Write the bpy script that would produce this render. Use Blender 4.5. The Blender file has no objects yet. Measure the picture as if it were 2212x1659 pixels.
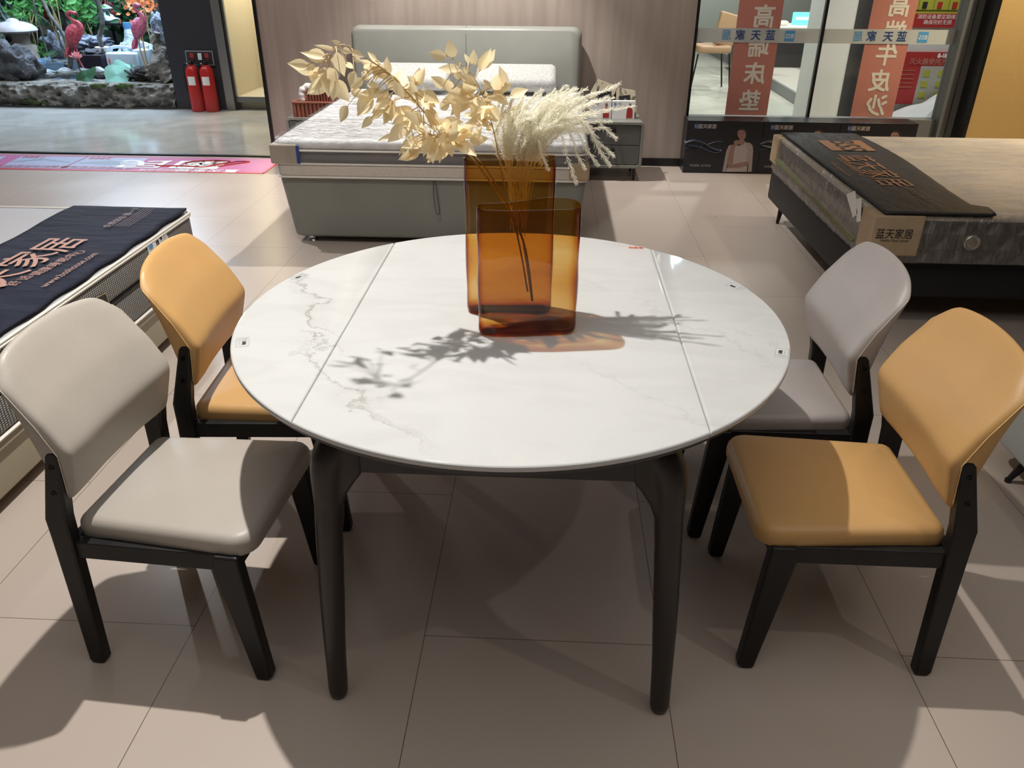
import bpy, bmesh, math, random
import numpy as np
from mathutils import Vector, Matrix, noise
random.seed(7)
SC = bpy.context.scene; COL = SC.collection
# ---------------------------------------------------------------- camera, world, lights
F_PX, CAM_H, PITCH, ROLL, YAW = 1687.17, 1.52404, .49708, .005689, .048192
W_PX, H_PX = 2212, 1659
FW = Vector((-math.sin(YAW)*math.cos(PITCH), math.cos(YAW)*math.cos(PITCH), -math.sin(PITCH)))
_r = Vector((math.cos(YAW), math.sin(YAW), 0)); _u = _r.cross(FW)
RT = _r*math.cos(ROLL)+_u*math.sin(ROLL); UP = -_r*math.sin(ROLL)+_u*math.cos(ROLL)
cam = bpy.data.cameras.new('camera'); cam.sensor_width = 36; cam.lens = F_PX/W_PX*36; cam.clip_start = .02
cam_o = bpy.data.objects.new('camera', cam); COL.objects.link(cam_o)
cam_o.matrix_world = Matrix(((RT.x, UP.x, -FW.x, 0), (RT.y, UP.y, -FW.y, 0), (RT.z, UP.z, -FW.z, CAM_H), (0, 0, 0, 1)))
SC.camera = cam_o

world = bpy.data.worlds.new('world'); SC.world = world; world.use_nodes = True
world.node_tree.nodes['Background'].inputs[0].default_value = (1.0, .95, .9, 1)
world.node_tree.nodes['Background'].inputs[1].default_value = .085

def spot(loc, tgt, power, deg, color=(1, .95, .87), size=.025, blend=.5):
    l = bpy.data.lights.new('spot_light', 'SPOT'); l.energy = power; l.spot_size = math.radians(deg); l.spot_blend = blend
    l.shadow_soft_size = size; l.color = color
    o = bpy.data.objects.new('spot_light', l); COL.objects.link(o); o.location = loc
    o.rotation_euler = (Vector(tgt)-Vector(loc)).to_track_quat('-Z', 'Y').to_euler(); return o
def area(loc, tgt, power, sx, sy, color=(1, 1, 1)):
    l = bpy.data.lights.new('area_light', 'AREA'); l.shape = 'RECTANGLE'; l.size = sx; l.size_y = sy; l.energy = power; l.color = color
    o = bpy.data.objects.new('area_light', l); COL.objects.link(o); o.location = loc
    o.rotation_euler = (Vector(tgt)-Vector(loc)).to_track_quat('-Z', 'Y').to_euler(); return o
spot((-.69, 2.11, 3.07), (-1.15, 1.55, 0), 350, 128, (1, .965, .91), .022, 1)      # track spot over the dining table
spot((-.65, 5.95, 3.07), (-.65, 5.6, .4), 350, 84, (1, .975, .93), .03, .35)       # over the grey bed
spot((-2.9, 4.9, 3.07), (-2.7, 4.6, 0), 205, 100, (1, .96, .95), .03, .7)          # over the left aisle
spot((3.1, 4.9, 3.07), (2.95, 4.7, 0), 210, 76, (1, .88, .72), .04, .9)             # over the right bed
for _x, _e in ((-1.9, 88), (-.6, 66), (.75, 72)): spot((_x, 5.75, 3.12), (_x, 6.75, .9), _e, 95, (1, .91, .86), .04, .9)   # added to brighten the wood wall
spot((3.6, 5.7, 3.12), (3.7, 6.5, .6), 400, 90, (1, .86, .60), .05, .9)             # washing the yellow wall
spot((1.9, .4, 3.07), (1.5, 1.2, 0), 22, 90, (1, .93, .85), .03, .7)               # behind the right-hand chairs
area((0, .7, 3.25), (0, .7, 0), 40, 3.6, 3.2, (1, .965, .92))  # soft fill added overhead, standing in for scattered ceiling spots
area((-5.2, 10.2, 2.6), (-5.2, 9.9, 0), 250, 2.4, 1.2, (.58, .76, 1))              # cool lamp over the rock garden
for _x in (-6.9, -5.3, -3.7): spot((_x, 8.0, 3.1), (_x, 8.0, 0), 90, 120, (.95, .97, 1), .06, .7)                  # mall corridor
for _p in ((2.0, 8.7), (3.2, 10.6), (4.6, 12.6), (2.4, 12.9)): spot((_p[0], _p[1], 3.1), (_p[0], _p[1], 0), 290, 130, (.98, 1, .95), .05, .7)   # shop behind the glass
spot((2.9, 6.95, 3.15), (2.45, 7.6, .8), 150, 70, (1, .98, .95), .05, .8)  # added at the shopfront to brighten the white pillar
spot((3.4, 7.0, 3.15), (3.25, 7.5, .6), 90, 70, (1, .98, .95), .05, .8)  # added beside it to brighten the fire notices
spot((1.5, 8.9, 3.07), (.36, 2.2, .755), 14, 22, (.6, .82, 1), .05, .2)             # cool lamp past the glass, mirrored in the tabletop

vs = SC.view_settings; vs.view_transform = 'Standard'; vs.look = 'None'; vs.gamma = 1; vs.exposure = 0; vs.use_curve_mapping = False

# ---------------------------------------------------------------- helpers
def P(px, py, X=None, Y=None, z=None):
    """point of a given plane seen at a pixel of the photograph"""
    d = FW+RT*((px-W_PX/2)/F_PX)-UP*((py-H_PX/2)/F_PX)
    t = X/d.x if X is not None else (Y/d.y if Y is not None else (z-CAM_H)/d.z)
    return Vector((0, 0, CAM_H))+d*t
MW = {}
def inv(parent):
    m = Matrix.Identity(4)
    while parent is not None:
        m = MW.get(parent.name, Matrix.Identity(4)) @ m; parent = parent.parent
    return m.inverted()
def tag(o, label=None, cat=None, group=None, kind=None):
    if label: o['label'] = label
    if cat: o['category'] = cat
    if group: o['group'] = group
    if kind: o['kind'] = kind
    return o
def thing(name, label, cat, loc=(0, 0, 0), rz=0, group=None):
    o = bpy.data.objects.new(name, None); COL.objects.link(o); o.empty_display_size = .05
    o.location = loc; o.rotation_euler = (0, 0, rz)
    MW[o.name] = Matrix.Translation(loc) @ Matrix.Rotation(rz, 4, 'Z')
    return tag(o, label, cat, group)
def place(o, loc, rz=0):
    o.location = loc; o.rotation_euler = (0, 0, rz); MW[o.name] = Matrix.Translation(loc) @ Matrix.Rotation(rz, 4, 'Z')
def obj(name, bm, mat, parent=None, local=False, smooth=True, sub=0, bev=0, angle=35):
    """bmesh in world coordinates (or the parent's, with local) -> one object"""
    if parent is not None and not local: bm.transform(inv(parent))
    bmesh.ops.recalc_face_normals(bm, faces=bm.faces)
    me = bpy.data.meshes.new(name); bm.to_mesh(me); bm.free()
    for m in (mat if isinstance(mat, (list, tuple)) else [mat]): me.materials.append(m)
    o = bpy.data.objects.new(name, me); COL.objects.link(o); o.parent = parent
    if smooth:
        me.shade_smooth()
        if not sub: me.set_sharp_from_angle(angle=math.radians(angle))
    if bev:
        b = o.modifiers.new('bevel', 'BEVEL'); b.width = bev; b.segments = 3; b.limit_method = 'ANGLE'; b.angle_limit = math.radians(40)
    if sub:
        s = o.modifiers.new('sub', 'SUBSURF'); s.levels = sub; s.render_levels = sub
    return o
def dup(root, loc, rz=0, label=None, group=None):
    r = root.copy(); COL.objects.link(r); r.location = loc; r.rotation_euler = (0, 0, rz)
    MW[r.name] = Matrix.Translation(loc) @ Matrix.Rotation(rz, 4, 'Z')
    if label: r['label'] = label
    if group: r['group'] = group
    for ch in list(root.children):
        c_ = ch.copy(); COL.objects.link(c_); c_.parent = r
        for g in list(ch.children):
            d = g.copy(); COL.objects.link(d); d.parent = c_
    return r
BM = bmesh.new
def box(bm, x0, x1, y0, y1, z0, z1, mi=0):
    v = [bm.verts.new((x, y, z)) for z in (z0, z1) for y in (y0, y1) for x in (x0, x1)]
    for f in ((0, 2, 3, 1), (4, 5, 7, 6), (0, 1, 5, 4), (2, 6, 7, 3), (0, 4, 6, 2), (1, 3, 7, 5)):
        bm.faces.new([v[i] for i in f]).material_index = mi
    return v
def mkbox(name, m, parent, x0, x1, y0, y1, z0, z1, bev=0, **k):
    bm = BM(); box(bm, x0, x1, y0, y1, z0, z1); return obj(name, bm, m, parent, bev=bev, **k)
def loft(bm, rings, cap0=True, cap1=True, closed=False, mi=0):
    vr = [[bm.verts.new(p) for p in r] for r in rings]; n = len(vr[0]); fs = []
    m = len(vr)
    for i in range(m if closed else m-1):
        a, b = vr[i], vr[(i+1) % m]
        for j in range(n):
            fs.append(bm.faces.new((a[j], a[(j+1) % n], b[(j+1) % n], b[j])))
    if not closed:
        if cap0: fs.append(bm.faces.new(vr[0][::-1]))
        if cap1: fs.append(bm.faces.new(vr[-1]))
    for f in fs: f.material_index = mi
    return vr
def tube(bm, pts, rad, n=8, mi=0, flat=1.0):
    pts = [Vector(p) for p in pts]; rings = []; k = len(pts)
    t0 = (pts[1]-pts[0]).normalized(); u = t0.orthogonal().normalized()
    for i, p in enumerate(pts):
        t = (pts[min(i+1, k-1)]-pts[max(i-1, 0)]).normalized()
        u = (u-t*u.dot(t)).normalized(); w = t.cross(u)
        r = rad[i] if isinstance(rad, (list, tuple)) else rad
        rings.append([p+(u*math.cos(a)+w*math.sin(a)*flat)*r for a in (2*math.pi*j/n for j in range(n))])
    return loft(bm, rings, mi=mi)
def lathe(bm, prof, c, n=32, mi=0):
    loft(bm, [[Vector((c[0]+r*math.cos(a), c[1]+r*math.sin(a), c[2]+z)) for a in (2*math.pi*j/n for j in range(n))] for r, z in prof], mi=mi)
def prism(bm, poly, d, mi=0):
    d = Vector(d); loft(bm, [[Vector(p) for p in poly], [Vector(p)+d for p in poly]], mi=mi)
def cat(pts, n=6, closed=False):
    """smooth curve through points"""
    pts = [Vector(p) for p in pts]; k = len(pts); out = []
    for i in range(k if closed else k-1):
        g = (lambda j: pts[j % k]) if closed else (lambda j: pts[max(0, min(k-1, j))])
        a, b, c_, d = g(i-1), g(i), g(i+1), g(i+2)
        for s in range(n):
            t = s/n; out.append(.5*((2*b)+(-a+c_)*t+(2*a-5*b+4*c_-d)*t*t+(-a+3*b-3*c_+d)*t**3))
    if not closed: out.append(pts[-1])
    return out
def rrect(x0, x1, y0, y1, r, z=0, n=5):
    out = []
    for cx, cy, a0 in ((x1-r, y1-r, 0), (x0+r, y1-r, 90), (x0+r, y0+r, 180), (x1-r, y0+r, 270)):
        for i in range(n+1):
            a = math.radians(a0+90*i/n); out.append(Vector((cx+r*math.cos(a), cy+r*math.sin(a), z)))
    return out
def cushion(bm, x0, x1, y0, y1, z0, z1, r=.03, e=.012, crown=0., plan=None, n=5, e0=None):
    """closed upholstered slab with rounded plan corners and rounded edges"""
    pl = plan or (lambda ins: rrect(x0+ins, x1-ins, y0+ins, y1-ins, max(r-ins, .002), 0, n))
    rings = []
    for k in range(5):
        a = math.pi/2*k/4; q_ = e if e0 is None else e0; rings.append([Vector((p.x, p.y, z0+q_-q_*math.cos(a))) for p in pl(q_-q_*math.sin(a))])
    for k in range(5):
        a = math.pi/2*k/4; rings.append([Vector((p.x, p.y, z1-e-crown+e*math.sin(a))) for p in pl(e-e*math.cos(a))])
    base = pl(e); c_ = sum(base, Vector())/len(base)
    for k in (.85, .65, .4, .15):
        rings.append([Vector((c_.x+(p.x-c_.x)*k, c_.y+(p.y-c_.y)*k, z1-crown+crown*(1-k*k))) for p in base])
    loft(bm, rings)
def grid(bm, fn, nu, nv, mi=0):
    v = [[bm.verts.new(fn(i/nu, j/nv)) for j in range(nv+1)] for i in range(nu+1)]
    for i in range(nu):
        for j in range(nv): bm.faces.new((v[i][j], v[i+1][j], v[i+1][j+1], v[i][j+1])).material_index = mi
    return v
def poly(name, pts, m, parent, thick=None, **k):
    """flat printed shape, a hair thick"""
    bm = BM(); bm.faces.new([bm.verts.new(p) for p in pts])
    return obj(name, bm, m, parent, smooth=False, **k)
def words(body, size, org, xd, yd, m, parent, name='lettering', bold=0., align='CENTER', lift=0., squeeze=1., label=None):
    cu = bpy.data.curves.new('txt', 'FONT'); cu.body = body; cu.size = size; cu.align_x = align; cu.align_y = 'CENTER'; cu.resolution_u = 3
    ob = bpy.data.objects.new('txt', cu); COL.objects.link(ob); bpy.context.view_layer.update()
    me = bpy.data.meshes.new_from_object(ob.evaluated_get(bpy.context.evaluated_depsgraph_get()))
    bpy.data.objects.remove(ob); bpy.data.curves.remove(cu)
    xd = Vector(xd).normalized(); yd = Vector(yd).normalized(); nz = xd.cross(yd)
    M = Matrix.Translation(Vector(org)+nz*lift) @ Matrix((xd*squeeze, yd, nz)).transposed().to_4x4()
    bm = BM()
    for k, (ox, oy) in enumerate(((0, 0), (1, 1), (-1, 1), (1, -1), (-1, -1), (1, 0), (-1, 0), (0, 1), (0, -1))[:9 if bold else 1]):
        tmp = BM(); tmp.from_mesh(me); tmp.transform(Matrix.Translation(nz*(k*4e-5)) @ M @ Matrix.Translation((ox*bold, oy*bold, 0))); tm = bpy.data.meshes.new('t'); tmp.to_mesh(tm); tmp.free(); bm.from_mesh(tm); bpy.data.meshes.remove(tm)
    bpy.data.meshes.remove(me)
    if parent is not None: bm.transform(inv(parent))
    me = bpy.data.meshes.new(name); bm.to_mesh(me); bm.free(); me.materials.append(m)
    o = bpy.data.objects.new(name, me); COL.objects.link(o); o.parent = parent
    if label: o['label'] = label
    return o
def leaf(bm, a, b, w, fold=.25, nrm=None, curl=0., mi=0):
    """pointed leaf from base a to tip b"""
    a = Vector(a); b = Vector(b); d = b-a; L = d.length; d.normalize()
    n = (nrm or Vector((random.uniform(-.5, .5), -1, random.uniform(-.1, .7)))).normalized()
    s = d.cross(n).normalized(); n = s.cross(d).normalized()
    pr = [(0, .05), (.08, .5), (.22, .88), (.4, 1), (.58, .86), (.75, .55), (.9, .2), (1, .0)]
    rows = []
    for t, k in pr:
        c_ = a+d*(L*t)+n*(curl*L*(t*t-t)*-1); h = w*.5*k
        if k == 0: rows.append([bm.verts.new(c_)])
        else: rows.append([bm.verts.new(c_+s*h*q+n*(fold*h*abs(q))) for q in (-1, -.5, 0, .5, 1)])
    for i in range(len(rows)-1):
        p, q = rows[i], rows[i+1]
        for j in range(4):
            f = bm.faces.new((p[j], p[j+1], q[j+1], q[j])) if len(q) > 1 else bm.faces.new((p[j], p[j+1], q[0]))
            f.material_index = mi; f.smooth = True

# ---------------------------------------------------------------- materials
def mat(name, col=(.5, .5, .5), rough=.5, metal=0., spec=.5, emit=None, es=1., trans=0., coat=0., sheen=0.):
    m = bpy.data.materials.new(name); m.use_nodes = True; b = m.node_tree.nodes['Principled BSDF']
    b.inputs['Base Color'].default_value = (*col, 1); b.inputs['Roughness'].default_value = rough; b.inputs['Metallic'].default_value = metal
    b.inputs['Specular IOR Level'].default_value = spec; b.inputs['Coat Weight'].default_value = coat
    if sheen: b.inputs['Sheen Weight'].default_value = sheen
    if emit: b.inputs['Emission Color'].default_value = (*emit, 1); b.inputs['Emission Strength'].default_value = es
    return m
class N:
    def __init__(s, m): s.m = m; s.t = m.node_tree; s.b = s.t.nodes.get('Principled BSDF')
    def add(s, ty, **k):
        n = s.t.nodes.new(ty)
        for a, v in k.items():
            if a.startswith('i_'): n.inputs[a[2:].replace('_', ' ')].default_value = v
            else: setattr(n, a, v)
        return n
    def ln(s, a, ao, b, bi): s.t.links.new(a.outputs[ao], b.inputs[bi])
    def coords(s, scale=(1, 1, 1), loc=(0, 0, 0), rot=(0, 0, 0), kind='Object'):
        c_ = s.add('ShaderNodeTexCoord'); mp = s.add('ShaderNodeMapping'); s.ln(c_, kind, mp, 0)
        mp.inputs['Scale'].default_value = scale; mp.inputs['Location'].default_value = loc; mp.inputs['Rotation'].default_value = rot
        return mp
    def ramp(s, src, out, stops):
        r = s.add('ShaderNodeValToRGB'); s.ln(src, out, r, 0); e = r.color_ramp.elements
        while len(e) < len(stops): e.new(.5)
        for el, (p, c_) in zip(e, stops): el.position = p; el.color = (*c_, 1) if len(c_) == 3 else c_
        return r
    def bump(s, src, out, strength, dist=.01):
        b = s.add('ShaderNodeBump'); b.inputs['Strength'].default_value = strength; b.inputs['Distance'].default_value = dist
        s.ln(src, out, b, 'Height'); s.ln(b, 0, s.b, 'Normal'); return b
    def noise(s, mp, scale, detail=4, dist=0, rough=.5):
        n = s.add('ShaderNodeTexNoise'); s.ln(mp, 0, n, 'Vector'); n.inputs['Scale'].default_value = scale; n.inputs['Detail'].default_value = detail
        n.inputs['Distortion'].default_value = dist; n.inputs['Roughness'].default_value = rough; return n
def noisy(name, c0, c1, scale=5, rough=.6, bump=0., bscale=None, stretch=(1, 1, 1), detail=5, dist=.01, lo=.35, hi=.65, metal=0., spec=.5, ndist=0):
    m = mat(name, c0, rough, metal, spec); n = N(m); mp = n.coords(stretch); t = n.noise(mp, scale, detail, ndist)
    r = n.ramp(t, 0, [(lo, c0), (hi, c1)]); n.ln(r, 0, n.b, 'Base Color')
    if bump:
        t2 = n.noise(mp, bscale or scale*4, 6); n.bump(t2, 0, bump, dist)
    return m
def leather(name, col, rough=.42, k=.25):
    m = mat(name, col, rough, 0, .4); n = N(m); mp = n.coords()
    v = n.add('ShaderNodeTexVoronoi'); n.ln(mp, 0, v, 'Vector'); v.inputs['Scale'].default_value = 420
    n.bump(v, 0, k, .0006)
    t = n.noise(mp, 3, 3); r = n.ramp(t, 0, [(.3, tuple(c*.94 for c in col)), (.7, tuple(min(1, c*1.05) for c in col))]); n.ln(r, 0, n.b, 'Base Color')
    return m
def tiles(name, c0, c1, mortar, rough, wob=.0):
    m = mat(name, c0, rough, 0, .5); n = N(m)
    tc = n.add('ShaderNodeTexCoord'); sp = n.add('ShaderNodeSeparateXYZ'); n.ln(tc, 'Object', sp, 0)
    cb = n.add('ShaderNodeCombineXYZ')
    ax = n.add('ShaderNodeMath', operation='ADD'); n.ln(sp, 'Y', ax, 0); ax.inputs[1].default_value = -.241+12
    ay = n.add('ShaderNodeMath', operation='ADD'); n.ln(sp, 'X', ay, 0); ay.inputs[1].default_value = .8903+12
    n.ln(ax, 0, cb, 'X'); n.ln(ay, 0, cb, 'Y')
    b = n.add('ShaderNodeTexBrick', offset=.5, offset_frequency=2, squash=1)
    n.ln(cb, 0, b, 'Vector'); b.inputs['Scale'].default_value = 1; b.inputs['Brick Width'].default_value = 1.2; b.inputs['Row Height'].default_value = .6
    b.inputs['Mortar Size'].default_value = .0011; b.inputs['Mortar Smooth'].default_value = .3; b.inputs['Bias'].default_value = 0
    b.inputs['Color1'].default_value = (*c0, 1); b.inputs['Color2'].default_value = (*tuple(c*.97 for c in c0), 1); b.inputs['Mortar'].default_value = (*mortar, 1)
    mp = n.coords((1, 1, 1)); t = n.noise(mp, 1.3, 4, 0); r = n.ramp(t, 0, [(.25, (1, 1, 1)), (.7, tuple(b_/a_ for a_, b_ in zip(c0, c1)))])
    mx = n.add('ShaderNodeMix', data_type='RGBA', blend_type='MULTIPLY'); mx.inputs[0].default_value = 1
    n.ln(b, 'Color', mx, 6); n.ln(r, 0, mx, 7); n.ln(mx, 2, n.b, 'Base Color')
    t2 = n.noise(mp, 2.5, 4, 0); r2 = n.ramp(t2, 0, [(.2, (rough-.04,)*3), (.8, (rough+.05,)*3)]); n.ln(r2, 0, n.b, 'Roughness')
    n.bump(b, 'Fac', -.25, .0015)
    return m
def clearish(name, tint=(1, 1, 1), rough=.03, ior=1.45, bump=0., bscale=8, stretch=(1, 1, 1), haze=0., hazecol=(.9, .92, .95), absorb=None, ndist=1.5):
    """see-through sheet: reflects by Fresnel, lets the rest straight through"""
    m = bpy.data.materials.new(name); m.use_nodes = True; n = N(m); n.t.nodes.remove(n.b)
    out = n.t.nodes['Material Output']
    fr = n.add('ShaderNodeFresnel'); fr.inputs[0].default_value = ior
    tr = n.add('ShaderNodeBsdfTransparent'); tr.inputs[0].default_value = (*tint, 1)
    gl = n.add('ShaderNodeBsdfGlossy'); gl.inputs['Roughness'].default_value = rough
    base = tr
    if haze:
        df = n.add('ShaderNodeBsdfDiffuse'); df.inputs[0].default_value = (*hazecol, 1); hm = n.add('ShaderNodeMixShader'); hm.inputs[0].default_value = haze
        n.ln(tr, 0, hm, 1); n.ln(df, 0, hm, 2); base = hm
    geo = n.add('ShaderNodeNewGeometry'); ff = n.add('ShaderNodeMath', operation='MULTIPLY_ADD'); n.ln(geo, 'Backfacing', ff, 0); ff.inputs[1].default_value = -1; ff.inputs[2].default_value = 1
    fm = n.add('ShaderNodeMath', operation='MULTIPLY'); n.ln(fr, 0, fm, 0); n.ln(ff, 0, fm, 1)
    mx = n.add('ShaderNodeMixShader'); n.ln(fm, 0, mx, 0); n.ln(base, 0, mx, 1); n.ln(gl, 0, mx, 2); n.ln(mx, 0, out, 0)
    if bump:
        mp = n.coords(stretch); t = n.noise(mp, bscale, 5, ndist); b = n.add('ShaderNodeBump'); b.inputs['Strength'].default_value = bump; b.inputs['Distance'].default_value = .03
        n.ln(t, 0, b, 'Height'); n.ln(b, 0, gl, 'Normal'); n.ln(b, 0, fr, 'Normal')
    if absorb:
        va = n.add('ShaderNodeVolumeAbsorption'); va.inputs[0].default_value = (*absorb[0], 1); va.inputs[1].default_value = absorb[1]; n.ln(va, 0, out, 'Volume')
    return m
def marble():
    m = mat('white_marble_glass', (.6, .6, .59), .06, 0, .5, coat=.3); n = N(m)
    tc = n.add('ShaderNodeTexCoord'); sp = n.add('ShaderNodeSeparateXYZ')
    mp = n.coords(loc=(-.0897, 1.7759, 0)); nz = n.noise(mp, 5, 9, .4, .65); nz2 = n.noise(mp, 22, 6, .5)
    n.ln(mp, 0, sp, 0)
    def math2(op, a, b=None, **k):
        q = n.add('ShaderNodeMath', operation=op)
        for i, v in enumerate((a, b)):
            if v is None: continue
            if isinstance(v, (int, float)): q.inputs[i].default_value = v
            else: n.t.links.new(v, q.inputs[i])
        q.use_clamp = k.get('clamp', False); return q.outputs[0]
    w = math2('MULTIPLY_ADD', nz.outputs[0], .34); w.node.inputs[2].default_value = -.17
    w2 = math2('MULTIPLY_ADD', nz2.outputs[0], .06); w2.node.inputs[2].default_value = -.03
    ww = math2('ADD', w, w2); tot = None
    def vein(p0, p1, wid, s, ends=.08):
        nonlocal tot
        p0 = Vector(p0); p1 = Vector(p1); d = (p1-p0); L = d.length; d.normalize()
        a = math2('ADD', math2('MULTIPLY', sp.outputs[0], -d.y), math2('MULTIPLY', sp.outputs[1], d.x))
        c0 = -p0.x*d.y+p0.y*d.x
        dist = math2('ABSOLUTE', math2('ADD', math2('SUBTRACT', a, c0), ww))
        along = math2('ADD', math2('MULTIPLY', sp.outputs[0], d.x), math2('MULTIPLY', sp.outputs[1], d.y)); off = p0.dot(d)
        t = math2('SUBTRACT', along, off)
        m1 = math2('DIVIDE', t, ends, clamp=True); m2 = math2('DIVIDE', math2('SUBTRACT', L, t), ends, clamp=True)
        core = math2('SUBTRACT', 1, math2('DIVIDE', dist, wid), clamp=True)
        core = math2('POWER', core, 1.6)
        v = math2('MULTIPLY', math2('MULTIPLY', core, math2('MULTIPLY', m1, m2)), s)
        tot = v if tot is None else math2('ADD', tot, v)
    vein((-.70, 2.03), (-.50, 1.60), .010, .55); vein((-.70, 1.95), (-.50, 1.66), .045, .12)
    vein((-.62, 1.66), (-.44, 1.52), .007, .5); vein((-.60, 1.70), (-.46, 1.40), .006, .32)
    vein((-.60, 1.62), (-.20, 1.12), .008, .42, .15); vein((-.52, 1.50), (-.16, 1.12), .03, .16, .15)
    vein((.16, 1.96), (.56, 1.46), .012, .16, .15); vein((.0, 1.55), (.42, 1.2), .012, .14, .15); vein((-.35, 2.25), (.3, 1.9), .02, .1, .2)
    vein((.32, 1.74), (.58, 1.62), .006, .22)
    mpb = n.coords((1, 2.6, 1), rot=(0, 0, math.radians(-38))); nb = n.noise(mpb, 4.5, 5, .8); rb = n.ramp(nb, 0, [(.45, (0, 0, 0)), (.62, (.10, .10, .10)), (.75, (.03, .03, .03))])
    tt = math2('ADD', tot, math2('MULTIPLY', rb.outputs[0], .8), clamp=True)
    mx = n.add('ShaderNodeMix', data_type='RGBA'); n.t.links.new(tt, mx.inputs[0]); mx.inputs[6].default_value = (.55, .555, .55, 1); mx.inputs[7].default_value = (.20, .185, .16, 1)
    n.ln(mx, 2, n.b, 'Base Color')
    return m

M_floor = tiles('beige_floor_tile', (.50, .425, .37), (.47, .395, .34), (.10, .075, .05), .30)
M_floor2 = noisy('polished_corridor_stone', (.40, .39, .36), (.50, .49, .46), 2.2, .11, ndist=1)
M_wall = noisy('taupe_wood_panel', (.30, .245, .21), (.36, .30, .26), 3, .5, .1, 30, (6, 1, .35), dist=.002)
M_ceiling = mat('ceiling_paint', (.35, .34, .33), .8)
M_black = mat('black_metal', (.012, .012, .014), .35, .3)
M_ash = noisy('black_stained_ash', (.006, .0055, .006), (.012, .011, .011), 14, .46, .3, 60, (1, 1, .12), dist=.001, spec=.35)
M_ash2 = noisy('dark_walnut_stain', (.012, .009, .008), (.022, .016, .013), 10, .38, .2, 50, (1, 1, .12), dist=.001)
M_disc = mat('black_underlay', (.02, .021, .026), .35)
M_marble = marble()
M_grey = leather('warm_grey_leather', (.41, .37, .325))
M_grey2 = leather('cool_grey_leather', (.36, .325, .31))
M_yel = leather('mustard_leather', (.56, .325, .125))
M_stitch_g = mat('grey_thread', (.62, .57, .5), .6)
M_stitch_y = mat('yellow_thread', (.85, .6, .28), .6)
M_bolt = mat('black_bolt', (.01, .01, .01), .3, .6)
M_sage = leather('sage_grey_leather', (.235, .24, .215), .38, .1)
M_chrome = mat('chrome', (.7, .7, .7), .15, 1)
M_white = mat('white_fabric', (.78, .77, .74), .7)
M_knit = noisy('white_knit', (.36, .36, .35), (.48, .48, .46), 60, .7, .6, 90, dist=.004)
M_mattop = noisy('white_quilt', (.60, .60, .585), (.72, .71, .70), 9, .6, .6, 14, dist=.02)
M_film = clearish('crinkled_clear_film', rough=.16, ior=1.9, bump=1, bscale=5, stretch=(1, 2.6, 1), haze=.04)
M_film2 = clearish('crinkled_side_film', rough=.10, ior=2.4, bump=1, bscale=11, stretch=(3.4, 3.4, .5), haze=.03)
M_film3 = clearish('smooth_side_film', rough=.07, ior=1.35, bump=.8, bscale=9, stretch=(2.6, 2.6, .9), haze=.04)
M_band_d = mat('charcoal_band', (.16, .15, .15), .5)
M_band_b = noisy('beige_knit_band', (.55, .50, .43), (.66, .60, .53), 90, .7, .4, 120, (1, 1, 3), dist=.003)
M_pipe = mat('cream_piping', (.85, .82, .76), .6)
M_card = noisy('brown_cardboard', (.42, .31, .19), (.50, .38, .25), 8, .7)
M_cardg = noisy('grey_cardboard', (.36, .31, .26), (.42, .37, .31), 8, .7)
M_blue = mat('blue_tape', (.03, .06, .3), .4)
M_navy = noisy('navy_runner_cloth', (.012, .015, .030), (.018, .021, .038), 5, .75, .6, 7, (1, 3, 1), dist=.03, spec=.25)
M_char = noisy('charcoal_runner_cloth', (.018, .02, .024), (.026, .028, .033), 5, .55, .5, 7, (3, 1, 1), dist=.02)
M_copper = mat('copper_print', (.48, .27, .21), .6)
M_bronze = mat('bronze_print', (.42, .20, .09), .45)
M_houndstooth = None
def knitside():
    m = mat('grey_knit_side', (.4, .4, .4), .7); n = N(m); mp = n.coords((1, 1, 1), rot=(math.radians(0), 0, 0))
    ch = n.add('ShaderNodeTexWave', wave_type='BANDS', bands_direction='Z'); n.ln(mp, 0, ch, 'Vector'); ch.inputs['Scale'].default_value = 42; ch.inputs['Distortion'].default_value = .3
    c2 = n.add('ShaderNodeTexWave', wave_type='BANDS', bands_direction='Y'); n.ln(mp, 0, c2, 'Vector'); c2.inputs['Scale'].default_value = 24; c2.inputs['Distortion'].default_value = 1.
    mu = n.add('ShaderNodeMath', operation='MULTIPLY'); n.ln(ch, 1, mu, 0); n.ln(c2, 1, mu, 1)
    r = n.ramp(mu, 0, [(.10, (.055, .055, .055)), (.4, (.42, .41, .38))]); n.ln(r, 0, n.b, 'Base Color'); n.bump(mu, 0, .4, .003); return m
M_houndstooth = knitside()
M_oliv = mat('olive_grey_base', (.34, .30, .215), .5)
def quilt(name, c0, c1):
    m = mat(name, c0, .5); n = N(m); mp = n.coords((1, 1, 1), rot=(0, math.radians(45), 0)); v = n.add('ShaderNodeTexChecker'); n.ln(mp, 0, v, 'Vector'); v.inputs['Scale'].default_value = 7
    w1 = n.add('ShaderNodeTexWave', bands_direction='X'); n.ln(mp, 0, w1, 'Vector'); w1.inputs['Scale'].default_value = 3.2
    w2 = n.add('ShaderNodeTexWave', bands_direction='Z'); n.ln(mp, 0, w2, 'Vector'); w2.inputs['Scale'].default_value = 3.2
    mn = n.add('ShaderNodeMath', operation='MINIMUM'); n.ln(w1, 1, mn, 0); n.ln(w2, 1, mn, 1)
    r = n.ramp(mn, 0, [(0, c1), (.25, c0)]); n.ln(r, 0, n.b, 'Base Color'); n.bump(mn, 0, .8, .03); return m
M_quiltd = quilt('brown_quilted_side', (.085, .068, .06), (.05, .04, .036))
M_quiltt = noisy('cream_quilt_top', (.58, .50, .40), (.44, .40, .36), 5, .5, 1.0, 6, (1, 2.2, 1), dist=.04, ndist=.8)
M_darkbase = leather('black_bed_fabric', (.016, .015, .016), .6, .3)
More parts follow.
